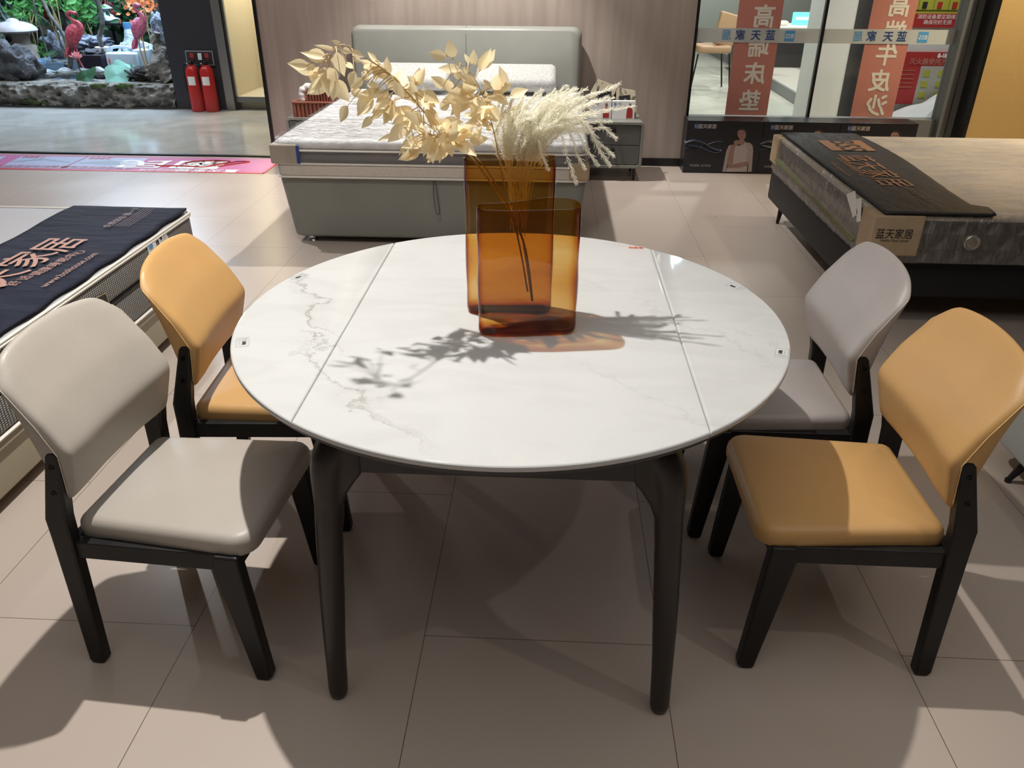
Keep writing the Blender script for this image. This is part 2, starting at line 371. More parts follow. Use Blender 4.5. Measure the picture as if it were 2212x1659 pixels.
M_amber = clearish('amber_glass', (1, 1, 1), .01, 1.5, absorb=((.866, .635, .08), 410))
M_glass = clearish('clear_glass', (.97, .985, .98), .01, 1.45)
M_acryl = clearish('clear_acrylic', (.75, .88, 1), .05, 1.45, haze=.25, hazecol=(.55, .75, .95))
def leafmat(name, col, tr=.45):
    m = mat(name, col, .55, 0, .3); n = N(m); out = n.t.nodes['Material Output']
    tl = n.add('ShaderNodeBsdfTranslucent'); tl.inputs[0].default_value = (*col, 1); mx = n.add('ShaderNodeMixShader'); mx.inputs[0].default_value = tr
    n.ln(n.b, 0, mx, 1); n.ln(tl, 0, mx, 2); n.ln(mx, 0, out, 0); return m
M_leafd = leafmat('dried_cream_leaf', (.90, .78, .52), .45)
M_stem = mat('dried_stem', (.52, .38, .19), .6)
M_plume = leafmat('bleached_plume', (.96, .94, .84), .5)
M_green = leafmat('green_leaf', (.025, .085, .035), .25)
M_bgreen = leafmat('bright_green_leaf', (.08, .26, .06), .3)
M_lotus = leafmat('pale_lotus_leaf', (.22, .45, .36), .2)
M_pink = leafmat('pink_petal', (.75, .32, .34), .2)
M_orange = leafmat('orange_petal', (.7, .22, .08), .2)
M_rock = noisy('grey_brown_rock', (.10, .09, .075), (.24, .22, .19), 9, .85, .9, 30, dist=.03)
M_rockd = noisy('dark_rock', (.02, .02, .024), (.09, .09, .10), 9, .7, .9, 30, dist=.03)
M_rockb = noisy('blue_grey_rock', (.06, .07, .10), (.30, .34, .42), 14, .7, .9, 40, dist=.03)
M_bark = noisy('wet_bark', (.05, .055, .05), (.55, .6, .62), 16, .4, .9, 40, (.4, 1, 1), dist=.03)
M_moss = noisy('moss', (.03, .05, .012), (.08, .11, .03), 20, .9, .6)
M_stone = noisy('lantern_stone', (.20, .17, .14), (.27, .24, .20), 14, .85, .4)
M_flam = noisy('pink_resin', (.40, .035, .06), (.58, .12, .16), 40, .45, .8, 60, dist=.01)
M_flam2 = noisy('rose_resin', (.48, .06, .16), (.66, .22, .32), 40, .45, .8, 60, dist=.01)
M_red = mat('red_paint', (.50, .02, .02), .3)
M_redsign = mat('red_sign', (.42, .03, .03), .5)
M_pure = mat('print_white', (.85, .85, .83), .5)
M_cream = mat('cream_plaster', (.72, .66, .52), .6)
M_creamd = mat('shelf_stone', (.5, .46, .38), .5)
M_dark = mat('dark_column_panel', (.022, .020, .026), .55)
M_alu = mat('brushed_aluminium', (.35, .33, .31), .35, .8)
M_frame = mat('dark_grey_frame', (.19, .195, .20), .4, .3)
M_yellow = noisy('yellow_wall_paint', (.52, .34, .13), (.50, .325, .125), 40, .7, .2, 200, dist=.001)
M_banner = mat('salmon_banner', (.50, .20, .155), .6)
M_bannert = mat('banner_letter', (.72, .68, .60), .6)
M_frost = clearish('frosted_film', (.9, .92, .92), .3, 1.3, haze=.72, hazecol=(.60, .62, .60))
M_logoblue = mat('logo_blue', (.08, .32, .62), .5)
M_textblue = mat('navy_print', (.02, .06, .22), .5)
M_textblue2 = mat('blue_print', (.10, .35, .62), .5)
M_cart = mat('black_carton', (.010, .010, .014), .35)
M_cartb = mat('carton_logo_blue', (.02, .05, .18), .5)
M_swoosh = mat('carton_swoosh', (.010, .017, .045), .5)
M_skin = mat('printed_skin', (.27, .155, .125), .6)
M_hair = mat('printed_hair', (.02, .014, .012), .6)
M_dress = mat('printed_dress', (.40, .33, .31), .6)
M_dress2 = mat('printed_cape', (.33, .27, .26), .6)
M_terra = noisy('terracotta_ridged', (.20, .065, .04), (.27, .09, .06), 20, .5)
M_fur = noisy('white_fur', (.62, .59, .56), (.75, .72, .70), 60, .9, .8, 120, dist=.01)
M_scrib = noisy('cream_scribbled_paper', (.62, .55, .40), (.16, .13, .10), 38, .6, 0, None, (1, 1, .5), 3, lo=.56, hi=.62)
M_photo = mat('dark_photo', (.015, .015, .017), .3)
M_greyp = mat('grey_photo', (.3, .3, .31), .4)
M_shopfloor = noisy('shop_floor_tile', (.42, .41, .36), (.52, .50, .43), 1.4, .25, ndist=1.4)
M_shopwall = mat('shop_wall', (.46, .48, .44), .8)
M_shoppl = mat('white_pillar', (.62, .63, .62), .6)
M_tan = leather('tan_leather', (.42, .26, .15), .5)
M_counter = mat('dark_counter', (.035, .034, .036), .3)
M_top = mat('white_counter_top', (.8, .78, .72), .3)
M_wood = noisy('walnut', (.16, .10, .065), (.22, .14, .09), 6, .5, stretch=(1, 1, .2))
M_teal = mat('teal_lightbox', (.1, .5, .55), .5, emit=(.15, .75, .85), es=1.1)
M_sheet = noisy('white_dust_sheet', (.60, .63, .64), (.72, .75, .76), 3, .7, .5, 6)
M_posty = mat('poster_yellow_green', (.42, .42, .05), .5)
M_postg = mat('poster_grey', (.42, .42, .36), .5)
M_ink = mat('ink', (.02, .02, .02), .6)
M_grey_line = mat('grey_ink', (.25, .25, .25), .6)
M_stick = clearish('clear_sticker', rough=.15, haze=.08)
M_redink = mat('red_ink', (.55, .08, .04), .5)
def banner_floor():
    m = mat('floor_banner', (.7, .3, .4), .25); n = N(m); mp = n.coords(); sp = n.add('ShaderNodeSeparateXYZ'); n.ln(mp, 0, sp, 0)
    mr = n.add('ShaderNodeMapRange'); n.ln(sp, 'Y', mr, 0); mr.inputs[1].default_value = 6.22; mr.inputs[2].default_value = 6.76
    r = n.ramp(mr, 0, [(0, (.66, .24, .46)), (.35, (.58, .30, .62)), (.62, (.44, .36, .78)), (.85, (.34, .42, .88))]); n.ln(r, 0, n.b, 'Base Color'); return m
M_fb = banner_floor()
M_fbp = mat('banner_panel', (.50, .55, .78), .3)

# ---------------------------------------------------------------- setting
YW, YG = 6.75, 6.80
def struct(name, bm, m, bev=0, smooth=False): return tag(obj(name, bm, m, None, smooth=smooth, bev=bev), kind='structure')
bm = BM(); box(bm, -9, 5.2, -2.5, 6.83, -.1, 0); struct('floor', bm, M_floor)
bm = BM(); box(bm, -9, 1.09, 6.83, 13, -.1, 0); struct('floor', bm, M_floor2)
bm = BM(); box(bm, 1.09, 8, 6.83, 19, -.1, 0); struct('floor', bm, M_shopfloor)
bm = BM(); box(bm, -9, 5.2, -2.5, 6.91, 3.3, 3.4); struct('ceiling', bm, M_ceiling)
bm = BM(); box(bm, -9, 1.09, 6.91, 13, 3.3, 3.4); struct('ceiling', bm, M_ceiling)
bm = BM(); box(bm, 1.09, 8, 6.91, 19, 3.3, 3.4); struct('ceiling', bm, mat('black_open_ceiling', (.02, .02, .02), .8))
bm = BM(); box(bm, -2.37, 1.09, YW, YW+.16, 0, 3.3); struct('wall_back', bm, M_wall)
bm = BM(); box(bm, -2.36, 1.09, YW-.012, YW, 0, .065); struct('baseboard_back', bm, M_black)
bm = BM(); box(bm, -2.395, -2.37, YW-.02, YW+.18, 0, 3.3); struct('trim_1', bm, M_black)
bm = BM(); box(bm, 3.24, 5.2, 6.50, 6.68, 0, 3.3); struct('wall_right', bm, M_yellow)
bm = BM(); box(bm, 3.215, 3.24, 6.49, 6.9, 0, 3.3); struct('trim_2', bm, M_black)
bm = BM(); box(bm, -9, 8, 18.9, 19, 0, 3.3); struct('wall_shop', bm, M_shopwall)
spot((3.0, 17.4, 3.1), (3.2, 18.9, .8), 260, 140, (.98, 1, .95), .05, .8)  # added to brighten the shop's back wall
bm = BM(); box(bm, -9, 1.0, 12.8, 12.95, 0, 3.3); struct('wall_mall', bm, noisy('mall_wall', (.05, .06, .06), (.10, .11, .10), 4, .8))
bm = BM(); box(bm, .95, 1.09, 6.91, 19, 0, 3.3); struct('wall_between', bm, M_shopwall)
bm = BM(); box(bm, -9, 5.2, -2.6, -2.5, 0, 3.3); struct('wall_front', bm, noisy('far_wall', (.25, .22, .19), (.3, .27, .23), 2, .8))
fw_ = noisy('side_wall', (.25, .22, .19), (.3, .27, .23), 2, .8)
bm = BM(); box(bm, -9.1, -9, -2.5, 13, 0, 3.3); struct('wall_left', bm, fw_)
bm = BM(); box(bm, 5.2, 5.3, -2.5, 6.6, 0, 3.3); struct('wall_right', bm, fw_)
bm = BM(); box(bm, 8, 8.1, 6.68, 19, 0, 3.3); struct('wall_side', bm, M_shopwall)
# left glazing: pane on a black floor channel
w2 = bpy.data.objects.new('window_2', None); COL.objects.link(w2); tag(w2, kind='structure')
mkbox('window_frame', M_black, w2, -9, -2.4, 6.815, 6.855, 0, .012)
mkbox('pane', M_glass, w2, -9, -2.4, 6.83, 6.842, .012, 3.3)
# right glazing
w1 = bpy.data.objects.new('window_1', None); COL.objects.link(w1); tag(w1, kind='structure')
mkbox('window_frame', M_black, w1, 1.09, 1.112, YG-.05, YG+.03, 0, 3.3)
mkbox('mullion', M_black, w1, 2.075, 2.097, YG-.02, YG+.02, .40, 3.3)
mkbox('window_frame', M_frame, w1, 3.10, 3.215, YG-.12, YG+.04, 0, 3.3)
mkbox('trim_strip', M_chrome, w1, 3.155, 3.165, YG-.125, YG-.12, 0, 3.3)
mkbox('window_sill', M_frame, w1, 1.112, 3.10, YG-.06, YG+.06, .0, .405, bev=.003)
mkbox('pane', M_glass, w1, 1.112, 2.075, YG-.004, YG+.004, .405, 3.3)
mkbox('pane', M_glass, w1, 2.097, 3.10, YG-.004, YG+.004, .405, 3.3)
for i, (a, b) in enumerate(((1.113, 2.074), (2.098, 3.099))):
    s = mkbox('frosted_strip', M_frost, w1, a, b, YG-.010, YG-.006, .962, 1.066)
    cx = (1569, 1599, 1633, 1664, 1706) if i == 0 else (1854, 1883, 1919, 1948, 1994)
    cy = (74, 74.5, 75, 76, 76) if i == 0 else (76, 77, 78, 79, 80)
    for ch, x, y in zip('居家天蓝', cx, cy):
        q = P(x, y, Y=YG-.012); words(ch, .078, (q.x, q.y, 1.012), (-1, 0, 0), (0, 0, 1), M_textblue2 if (i == 0 and ch == '居') or (i == 1 and ch == '居') else M_textblue, s, bold=.001)
    q = P(cx[4], cy[4], Y=YG-.012); poly('logo_square', [Vector((q.x+dx, YG-.0115, 1.013+dz)) for dx, dz in ((-.038, -.038), (.038, -.038), (.038, .038), (-.038, .038))], M_logoblue, s)
    words('BSS', .045, (q.x, YG-.013, 1.01), (-1, 0, 0), (0, 0, 1), M_pure, s)

# mall side: dark column, aluminium reveal, cream niche
bm = BM(); box(bm, -4.31, -3.72, 9.2, 9.7, 0, 3.3); struct('wall_column', bm, M_dark)
bm = BM(); box(bm, -3.72, -3.62, 9.17, 9.7, 0, 3.3); struct('trim_3', bm, M_alu)
bm = BM(); box(bm, -3.62, -3.60, 9.16, 9.7, 0, 3.3); struct('trim_4', bm, M_black)
nb = bpy.data.objects.new('wall_niche', None); COL.objects.link(nb); tag(nb, kind='structure')
mkbox('niche_back', M_cream, nb, -3.60, -1.5, 9.95, 10.0, 0, 3.3)
mkbox('niche_side', M_cream, nb, -3.60, -3.58, 9.2, 9.95, .1, 3.3)
mkbox('niche_ledge', M_creamd, nb, -3.60, -1.5, 9.2, 9.95, .115, .145)
mkbox('ledge_edge', M_frame, nb, -3.60, -1.5, 9.19, 9.2, .085, .145)
mkbox('niche_plinth', M_cream, nb, -3.60, -1.5, 9.3, 9.95, 0, .085)
area((-3.2, 9.55, 2.2), (-3.2, 9.7, 0), 40, .5, .3, (1, .86, .62))
bm = BM(); lathe(bm, [(.17, 0), (.19, .01), (.19, .03), (.17, .04)], (-3.02, 9.55, .145)); tag(obj('round_basin', bm, mat('basin_stone', (.33, .30, .25), .4)), 'flat round stone disc on the ledge of the lit cream niche', 'disc')

# ---------------------------------------------------------------- dining table
TC = Vector((-.0897, 1.7759, 0)); TR = .661
XS0, XS1 = -.478, .310
t = thing('round_dining_table', 'large round white marble-topped dining table on dark turned wooden legs', 'table', TC)
def disc_slab(xa, xb, r, z0, z1, e=.005):
    """slice of the round top between x = xa and x = xb"""
    def outline(ins):
        rr = r-ins; pts = []; xa_ = max(xa+ins, TC.x-rr+1e-4); xb_ = min(xb-ins, TC.x+rr-1e-4)
        n = 48
        xs = [xa_+(xb_-xa_)*(1-math.cos(math.pi*i/n))/2 for i in range(n+1)]
        for x in xs: pts.append(Vector((x, TC.y-math.sqrt(max(rr*rr-(x-TC.x)**2, 0))-1e-5, 0)))
        for x in xs[::-1]: pts.append(Vector((x, TC.y+math.sqrt(max(rr*rr-(x-TC.x)**2, 0))+1e-5, 0)))
        return pts
    rings = []
    for k in range(4):
        a = math.pi/2*k/3; rings.append([Vector((p.x, p.y, z0+e-e*math.cos(a))) for p in outline(e-e*math.sin(a))])
    for k in range(4):
        a = math.pi/2*k/3; rings.append([Vector((p.x, p.y, z1-e+e*math.sin(a))) for p in outline(e-e*math.cos(a))])
    b = BM(); loft(b, rings); return b
obj('tabletop', disc_slab(XS0, XS1, TR, .741, .755), M_marble, t, angle=15)
M_marble2 = M_marble
obj('tabletop_leaf', disc_slab(TC.x-TR, XS0-.0008, TR, .741, .755), M_marble, t, angle=15)['label'] = 'left side leaf with grey veins'
obj('tabletop_leaf', disc_slab(XS1+.0008, TC.x+TR, TR, .741, .755), M_marble, t, angle=15)['label'] = 'right side leaf'
bm = BM(); lathe(bm, [(.60, .722), (.640, .722), (.650, .728), (.652, .741), (.60, .741)], (TC.x, TC.y, 0), 96); obj('underlay', bm, M_disc, t)
bm = BM(); lathe(bm, [(.46, .712), (.615, .712), (.615, .722), (.46, .722)], (TC.x, TC.y, 0), 96); obj('support_ring', bm, M_disc, t)
LX, LY = .374, .528
for s in (-1, 1):
    mkbox('apron', M_disc, t, TC.x-.27, TC.x+.27, TC.y+s*(LY-.02)-.011, TC.y+s*(LY-.02)+.011, .632, .712, bev=.002)
    mkbox('apron', M_disc, t, TC.x+s*(LX-.02)-.011, TC.x+s*(LX-.02)+.011, TC.y-.42, TC.y+.42, .632, .712, bev=.002)
def table_leg(sx, sy):
    """turned leg: round foot, swelling shoulder that turns into the two aprons"""
    fx, fy = TC.x+sx*LX, TC.y+sy*LY
    bm = BM(); rings = []
    prof = [(.0, .016, 0, 0), (.004, .0205, 0, 0), (.02, .023, .0, 0), (.15, .0245, .005, 0), (.30, .0275, .013, 0), (.45, .0285, .022, 0), (.55, .0285, .028, 0), (.60, .0315, .031, 0), (.635, .035, .035, 0), (.665, .037, .042, 0), (.69, .0355, .050, 0), (.712, .030, .058, 0)]
    for z, r, off, sq in prof:
        cx = fx-sx*off; cy = fy-sy*off*.6
        rings.append([Vector((cx+r*math.cos(a)*(1+.0), cy+r*math.sin(a), z)) for a in (2*math.pi*j/28 for j in range(28))])
    loft(bm, rings)
    # curved gusset running to the apron joints
    for ax in (0, 1):
        gp = [(.03, .712), (.108, .712), (.108, .632), (.09, .607), (.070, .575), (.058, .543), (.050, .50), (.035, .48), (.03, .48)]
        th = .017
        poly_ = []
        for u, z in gp:
            if ax == 0: poly_.append(Vector((fx-sx*u, fy-sy*.022-th, z)))
            else: poly_.append(Vector((fx-sx*.036-th, fy-sy*u, z)))
        prism(bm, poly_, (0, 2*th, 0) if ax == 0 else (2*th, 0, 0))
    o = obj('leg', bm, M_ash2, t, smooth=True)
    r = o.modifiers.new('remesh', 'REMESH'); r.mode = 'VOXEL'; r.voxel_size = .005; r.use_smooth_shade = True
    s = o.modifiers.new('smooth', 'SMOOTH'); s.factor = .6; s.iterations = 10
for sx in (-1, 1):
    for sy in (-1, 1): table_leg(sx, sy)
def sticker(px, py, ang, col=None):
    q = P(px, py, z=.7553); c, s = math.cos(ang), math.sin(ang); w, h = .052, .031
    bm = BM(); f = rrect(-w/2, w/2, -h/2, h/2, .004, 0, 3); R = lambda p, z=0: Vector((q.x+p.x*c-p.y*s, q.y+p.x*s+p.y*c, .7552+z))
    bm.faces.new([bm.verts.new(R(p)) for p in f])
    st = obj('label_sticker', bm, M_stick, t, smooth=False)
    bm = BM(); o1 = rrect(-w/2+.001, w/2-.001, -h/2+.001, h/2-.001, .003, 0, 3); i1 = rrect(-w/2+.0016, w/2-.0016, -h/2+.0016, h/2-.0016, .0026, 0, 3)
    def band(o1, i1):
        a = [bm.verts.new(R(p, .0002)) for p in o1]; b = [bm.verts.new(R(p, .0002)) for p in i1]
        for i in range(len(a)): bm.faces.new((a[i], a[(i+1) % len(a)], b[(i+1) % len(b)], b[i]))
    band(o1, i1)
    band([p+Vector((-.0135, 0, 0)) for p in rrect(-.0035, .0035, -.0105, .0105, .0033, 0, 4)], [p+Vector((-.0135, 0, 0)) for p in rrect(-.0027, .0027, -.0097, .0097, .0026, 0, 4)])
    ol = obj('sticker_outline', bm, M_grey_line, st, smooth=False)
    a = R(Vector((.0055, .0030, 0)), .0003); words('GFBR', .0105, a, (c, s, 0), (-s, c, 0), M_ink, st, bold=.0004, squeeze=.75)
    a = R(Vector((.0055, -.0055, 0)), .0003); words('www.....com', .0038, a, (c, s, 0), (-s, c, 0), M_grey_line, st, squeeze=.8)
sticker(524, 739, math.radians(-72)); sticker(1689, 763, math.radians(72)); sticker(646, 597, math.radians(-125)); sticker(1588, 619, math.radians(128))
q = P(1374, 535, z=.7553); bm = BM(); bm.faces.new([bm.verts.new(Vector((q.x, q.y, 0))+p+Vector((0, 0, .7552))) for p in rrect(-.024, .024, -.013, .013, .006)]); st = obj('label_sticker', bm, mat('pink_sticker', (.58, .44, .38), .4), t, smooth=False)
words('合格证', .015, (q.x, q.y, .7555), (-1, 0, 0), (0, -1, 0), M_redink, st, bold=.0003)

# ---------------------------------------------------------------- dining chairs
def chair(name, label, ml, mst):
    c = thing(name, label, 'chair')
    # seat cushion
    def plan(ins):
        pts = []
        cor = [(.238, .208, .05), (-.186, .184, .030), (-.186, -.184, .030), (.238, -.208, .05)]
        out = []
        for i, (x, y, r) in enumerate(cor):
            a0 = (0, 90, 180, 270)[i]; r = max(r-ins, .004)
            cx = x-math.copysign(r+ins, x); cy = y-math.copysign(r+ins, y)
            for k in range(7):
                a = math.radians(a0+90*k/6); out.append(Vector((cx+r*math.cos(a), cy+r*math.sin(a), 0)))
        return out
    bm = BM(); cushion(bm, 0, 0, 0, 0, .371, .433, e=.024, crown=.013, plan=plan, e0=.006); obj('seat', bm, ml, c, local=True, angle=60)
    # wooden seat frame
    bm = BM()
    for s in (-1, 1): box(bm, -.19, .19, s*.198-.012, s*.198+.012, .331, .377)
    box(bm, .176, .200, -.195, .195, .331, .376); box(bm, -.200, -.176, -.195, .195, .331, .376)
    obj('seat_frame', bm, M_ash, c, local=True, smooth=False, bev=.003)
    # legs
    for s in (-1, 1):
        yc = s*.203
        pf = [(.146, .332), (.192, .004), (.199, 0), (.224, 0), (.232, .012), (.207, .378), (.150, .378)]
        bm = BM(); prism(bm, [Vector((u, yc-.0165, z)) for u, z in pf], (0, .033, 0)); obj('leg', bm, M_ash, c, local=True, smooth=False, bev=.006)
        pr = [(-.199, .0), (-.194, .006), (-.176, .335), (-.170, .443), (-.139, .613), (-.147, .625), (-.163, .624), (-.172, .611), (-.2215, .443), (-.222, .39), (-.233, .012), (-.226, 0)]
        bm = BM(); prism(bm, [Vector((u, yc-.0165, z)) for u, z in pr], (0, .033, 0)); lg = obj('leg', bm, M_ash, c, local=True, smooth=False, bev=.006); lg['label'] = 'rear leg rising to carry the backrest'
        for k, (u, z) in enumerate(((-.163, .585), (-.177, .518))):
            bm = BM(); yo = yc+s*.0165
            rings = [[Vector((u+r*math.cos(a), yo+s*d, z+r*math.sin(a))) for a in (2*math.pi*j/14 for j in range(14))] for r, d in ((.0065, -.001), (.0065, .0012), (.004, .0014), (.004, .0002))]
            loft(bm, rings); obj('bolt', bm, M_bolt, lg, local=True)
    # backrest shell
    def lerp(tab, v):
        for (a, *A), (b, *B) in zip(tab, tab[1:]):
            if v <= b: k = (v-a)/(b-a); k = k*k*(3-2*k)*.5+k*.5; return [p+(q-p)*k for p, q in zip(A, B)]
        return tab[-1][1:]
    #        v    front u  back u   side z   half width
    tab = [(0, -.140, -.172, .487, .200), (.10, -.130, -.178, .510, .208), (.40, -.104, -.190, .615, .220), (.62, -.146, -.207, .698, .219), (.86, -.203, -.233, .778, .213), (1, -.226, -.244, .804, .203)]
    def surf(v, s, side):
        fu, bu, z, hw = lerp(tab, v)
        e = abs(s); y = s*hw
        conc = .030*(1-e**2.6)*min(1, .35+v*1.1)
        arch = .012*(1-e**4)*max(0, 1-v*2.4); crown = (.024*(1-e**2)-.026*max(0, (e-.72)/.28)**2)*max(0, (v-.4)/.6)
        round_ = .012*max(0, e-.72)/.28
        u = (fu-round_*1.1 if side else bu)-conc*(1. if side else .85)
        return Vector((u, y, z+arch+crown))
    nv, ns = 14, 18
    bm = BM(); fr = [[bm.verts.new(surf(i/nv, -1+2*j/ns, 1)) for j in range(ns+1)] for i in range(nv+1)]
    bk = [[bm.verts.new(surf(i/nv, -1+2*j/ns, 0)) for j in range(ns+1)] for i in range(nv+1)]
    for i in range(nv):
        for j in range(ns):
            bm.faces.new((fr[i][j], fr[i][j+1], fr[i+1][j+1], fr[i+1][j])); bm.faces.new((bk[i][j], bk[i+1][j], bk[i+1][j+1], bk[i][j+1]))
    ring = [(0, j) for j in range(ns+1)]+[(i, ns) for i in range(1, nv+1)]+[(nv, j) for j in range(ns-1, -1, -1)]+[(i, 0) for i in range(nv-1, 0, -1)]
    for a, b in zip(ring, ring[1:]+ring[:1]): bm.faces.new((fr[a[0]][a[1]], fr[b[0]][b[1]], bk[b[0]][b[1]], bk[a[0]][a[1]]))
    br = obj('backrest', bm, ml, c, local=True, sub=2)
    for s in (-1, 1):
        pts = []
        for k in range(3, 28):
            v = k/28; a = surf(v, s, 1); b = surf(v, s, 0); pts.append(a.lerp(b, .30)+Vector((0, s*.0005, 0)))
        bm = BM(); tube(bm, pts, .0010, 5); obj('stitching', bm, mst, br, local=True)
    return c
GC = 'dining chairs around the round marble table'
c1 = chair('dining_chair', 'warm grey leather chair with black legs in the left foreground', M_grey, M_stitch_g); place(c1, (-.850, 1.510, 0), math.radians(-4)); c1['group'] = GC
c2 = chair('dining_chair', 'mustard leather chair with black legs beside the navy-covered mattress', M_yel, M_stitch_y); place(c2, (-.815, 2.045, 0), math.radians(3)); c2['group'] = GC
c3 = chair('dining_chair', 'mustard leather chair with black legs in the right foreground', M_yel, M_stitch_y); place(c3, (.722, 1.597, 0), math.radians(180)); c3['group'] = GC
c4 = chair('dining_chair', 'cool grey leather chair before the dark bed, right of the table', M_grey2, M_stitch_g); place(c4, (.672, 2.085, 0), math.radians(180)); c4['group'] = GC

# pale low sofa cut by the right frame edge
c = thing('low_sofa', 'pale grey low seat on short black legs cut off by the right edge', 'sofa', (2.05, 1.75, 0))
bm = BM(); cushion(bm, 1.51, 2.60, 1.05, 2.36, .125, .40, r=.05, e=.03, crown=.01, e0=.012); obj('seat', bm, leather('pale_grey_leather', (.42, .43, .40)), c)
bm = BM(); cushion(bm, 2.45, 2.66, 1.05, 2.36, .39, .74, r=.05, e=.04); obj('backrest', bm, leather('pale_grey_back_leather', (.42, .43, .40)), c)
for lx_, ly_, sx, sy in ((1.60, 2.20, -1, 1), (1.60, 1.20, -1, -1), (2.52, 2.20, 1, 1), (2.52, 1.20, 1, -1)):
    bm = BM(); tube(bm, [(lx_, ly_, .135), (lx_+sx*.045, ly_+sy*.02, .014)], [.020, .009], 8); lg = obj('leg', bm, M_ash, c)
    bm = BM(); lathe(bm, [(.008, 0), (.011, .002), (.011, .012), (.008, .014)], (lx_+sx*.047, ly_+sy*.021, 0), 12); obj('foot_cap', bm, M_black, lg)

# ---------------------------------------------------------------- amber vases and dried flowers
def vase(name, label, outline, z0, z1, th=.0028, shrink=.012):
    v = thing(name, label, 'vase', (sum(outline, Vector())/len(outline)).to_3d().xy.to_3d()+Vector((0, 0, z0)))
    pts = cat(outline, 5, True); c_ = sum(pts, Vector())/len(pts); n = len(pts)
    nr = []
    for i in range(n):
        d = (pts[(i+1) % n]-pts[i-1]); q = Vector((d.y, -d.x, 0)).normalized()
        if q.dot(pts[i]-c_) < 0: q = -q
        nr.append(q)
    # consistent outward side
    area2 = sum(pts[i].x*pts[(i+1) % n].y-pts[(i+1) % n].x*pts[i].y for i in range(n)); sg = 1 if area2 > 0 else -1
    nr = [Vector(((pts[(i+1) % n]-pts[i-1]).y, -(pts[(i+1) % n]-pts[i-1]).x, 0)).normalized()*sg for i in range(n)]
    def ring(off, z, k=1.): return [Vector((c_.x+(p.x-c_.x)*k-q.x*off, c_.y+(p.y-c_.y)*k-q.y*off, z)) for p, q in zip(pts, nr)]
    r = .013; rings = [ring(r*1.0, z0+.0005)]
    for k in range(1, 6):
        a = math.pi/2*k/5; rings.append(ring(r*(1-math.sin(a)), z0+r*(1-math.cos(a))))
    H = z1-z0
    for k in range(1, 7): rings.append(ring(.0012*math.sin(k*1.9), z0+r+(H-r-.006)*k/7))
    rings += [ring(-.0006, z1-.006), ring(-.0004, z1-.003), ring(.0008, z1-.0006), ring(th*.5, z1), ring(th-.0006, z1-.0006), ring(th+.0004, z1-.003), ring(th, z1-.008)]
    for k in range(1, 6): rings.append(ring(th, z1-.008-(H-.03)*k/5))
    zb = z0+.010
    rings += [ring(th+.002, zb+.006), ring(th+.006, zb+.001), ring(th+.013, zb)]
    bm = BM(); loft(bm, rings)
    return v, obj('vase_body', bm, M_amber, v, angle=70)
fo = [(1029, 446), (1034, 440.5), (1046, 438), (1087, 437), (1133, 432), (1168, 427), (1202, 424.7), (1236, 428.6), (1252, 436), (1256.5, 443), (1250, 449), (1232, 451.5), (1202, 452.5), (1160, 453.5), (1110, 454.5), (1065, 454), (1036, 451.5)]
va, _ = vase('amber_vase', 'short amber glass vase, empty, standing in front of the taller one', [P(x, y, z=1.055).xy.to_3d() for x, y in fo], .7552, 1.055)
va['group'] = 'amber vases'
# tall vase: same section, turned
tall_out = []
bl = P(996, 668, z=.755); brr = P(1197, 655, z=.755)
x0, x1 = -.200, .010
for x, y in [(x0, 1.800), (x0+.008, 1.776), (x0+.035, 1.766), (x0+.08, 1.773), (x0+.13, 1.772), (x0+.175, 1.766), (x1-.008, 1.780), (x1, 1.802), (x1-.006, 1.828), (x1-.03, 1.842), (x0+.13, 1.838), (x0+.08, 1.832), (x0+.035, 1.832), (x0+.008, 1.822)]: tall_out.append(Vector((x, y, 0)))
vb, _ = vase('amber_vase', 'tall amber glass vase holding the dried leaves and plumes', tall_out, .7552, 1.132)
vb['group'] = 'amber vases'

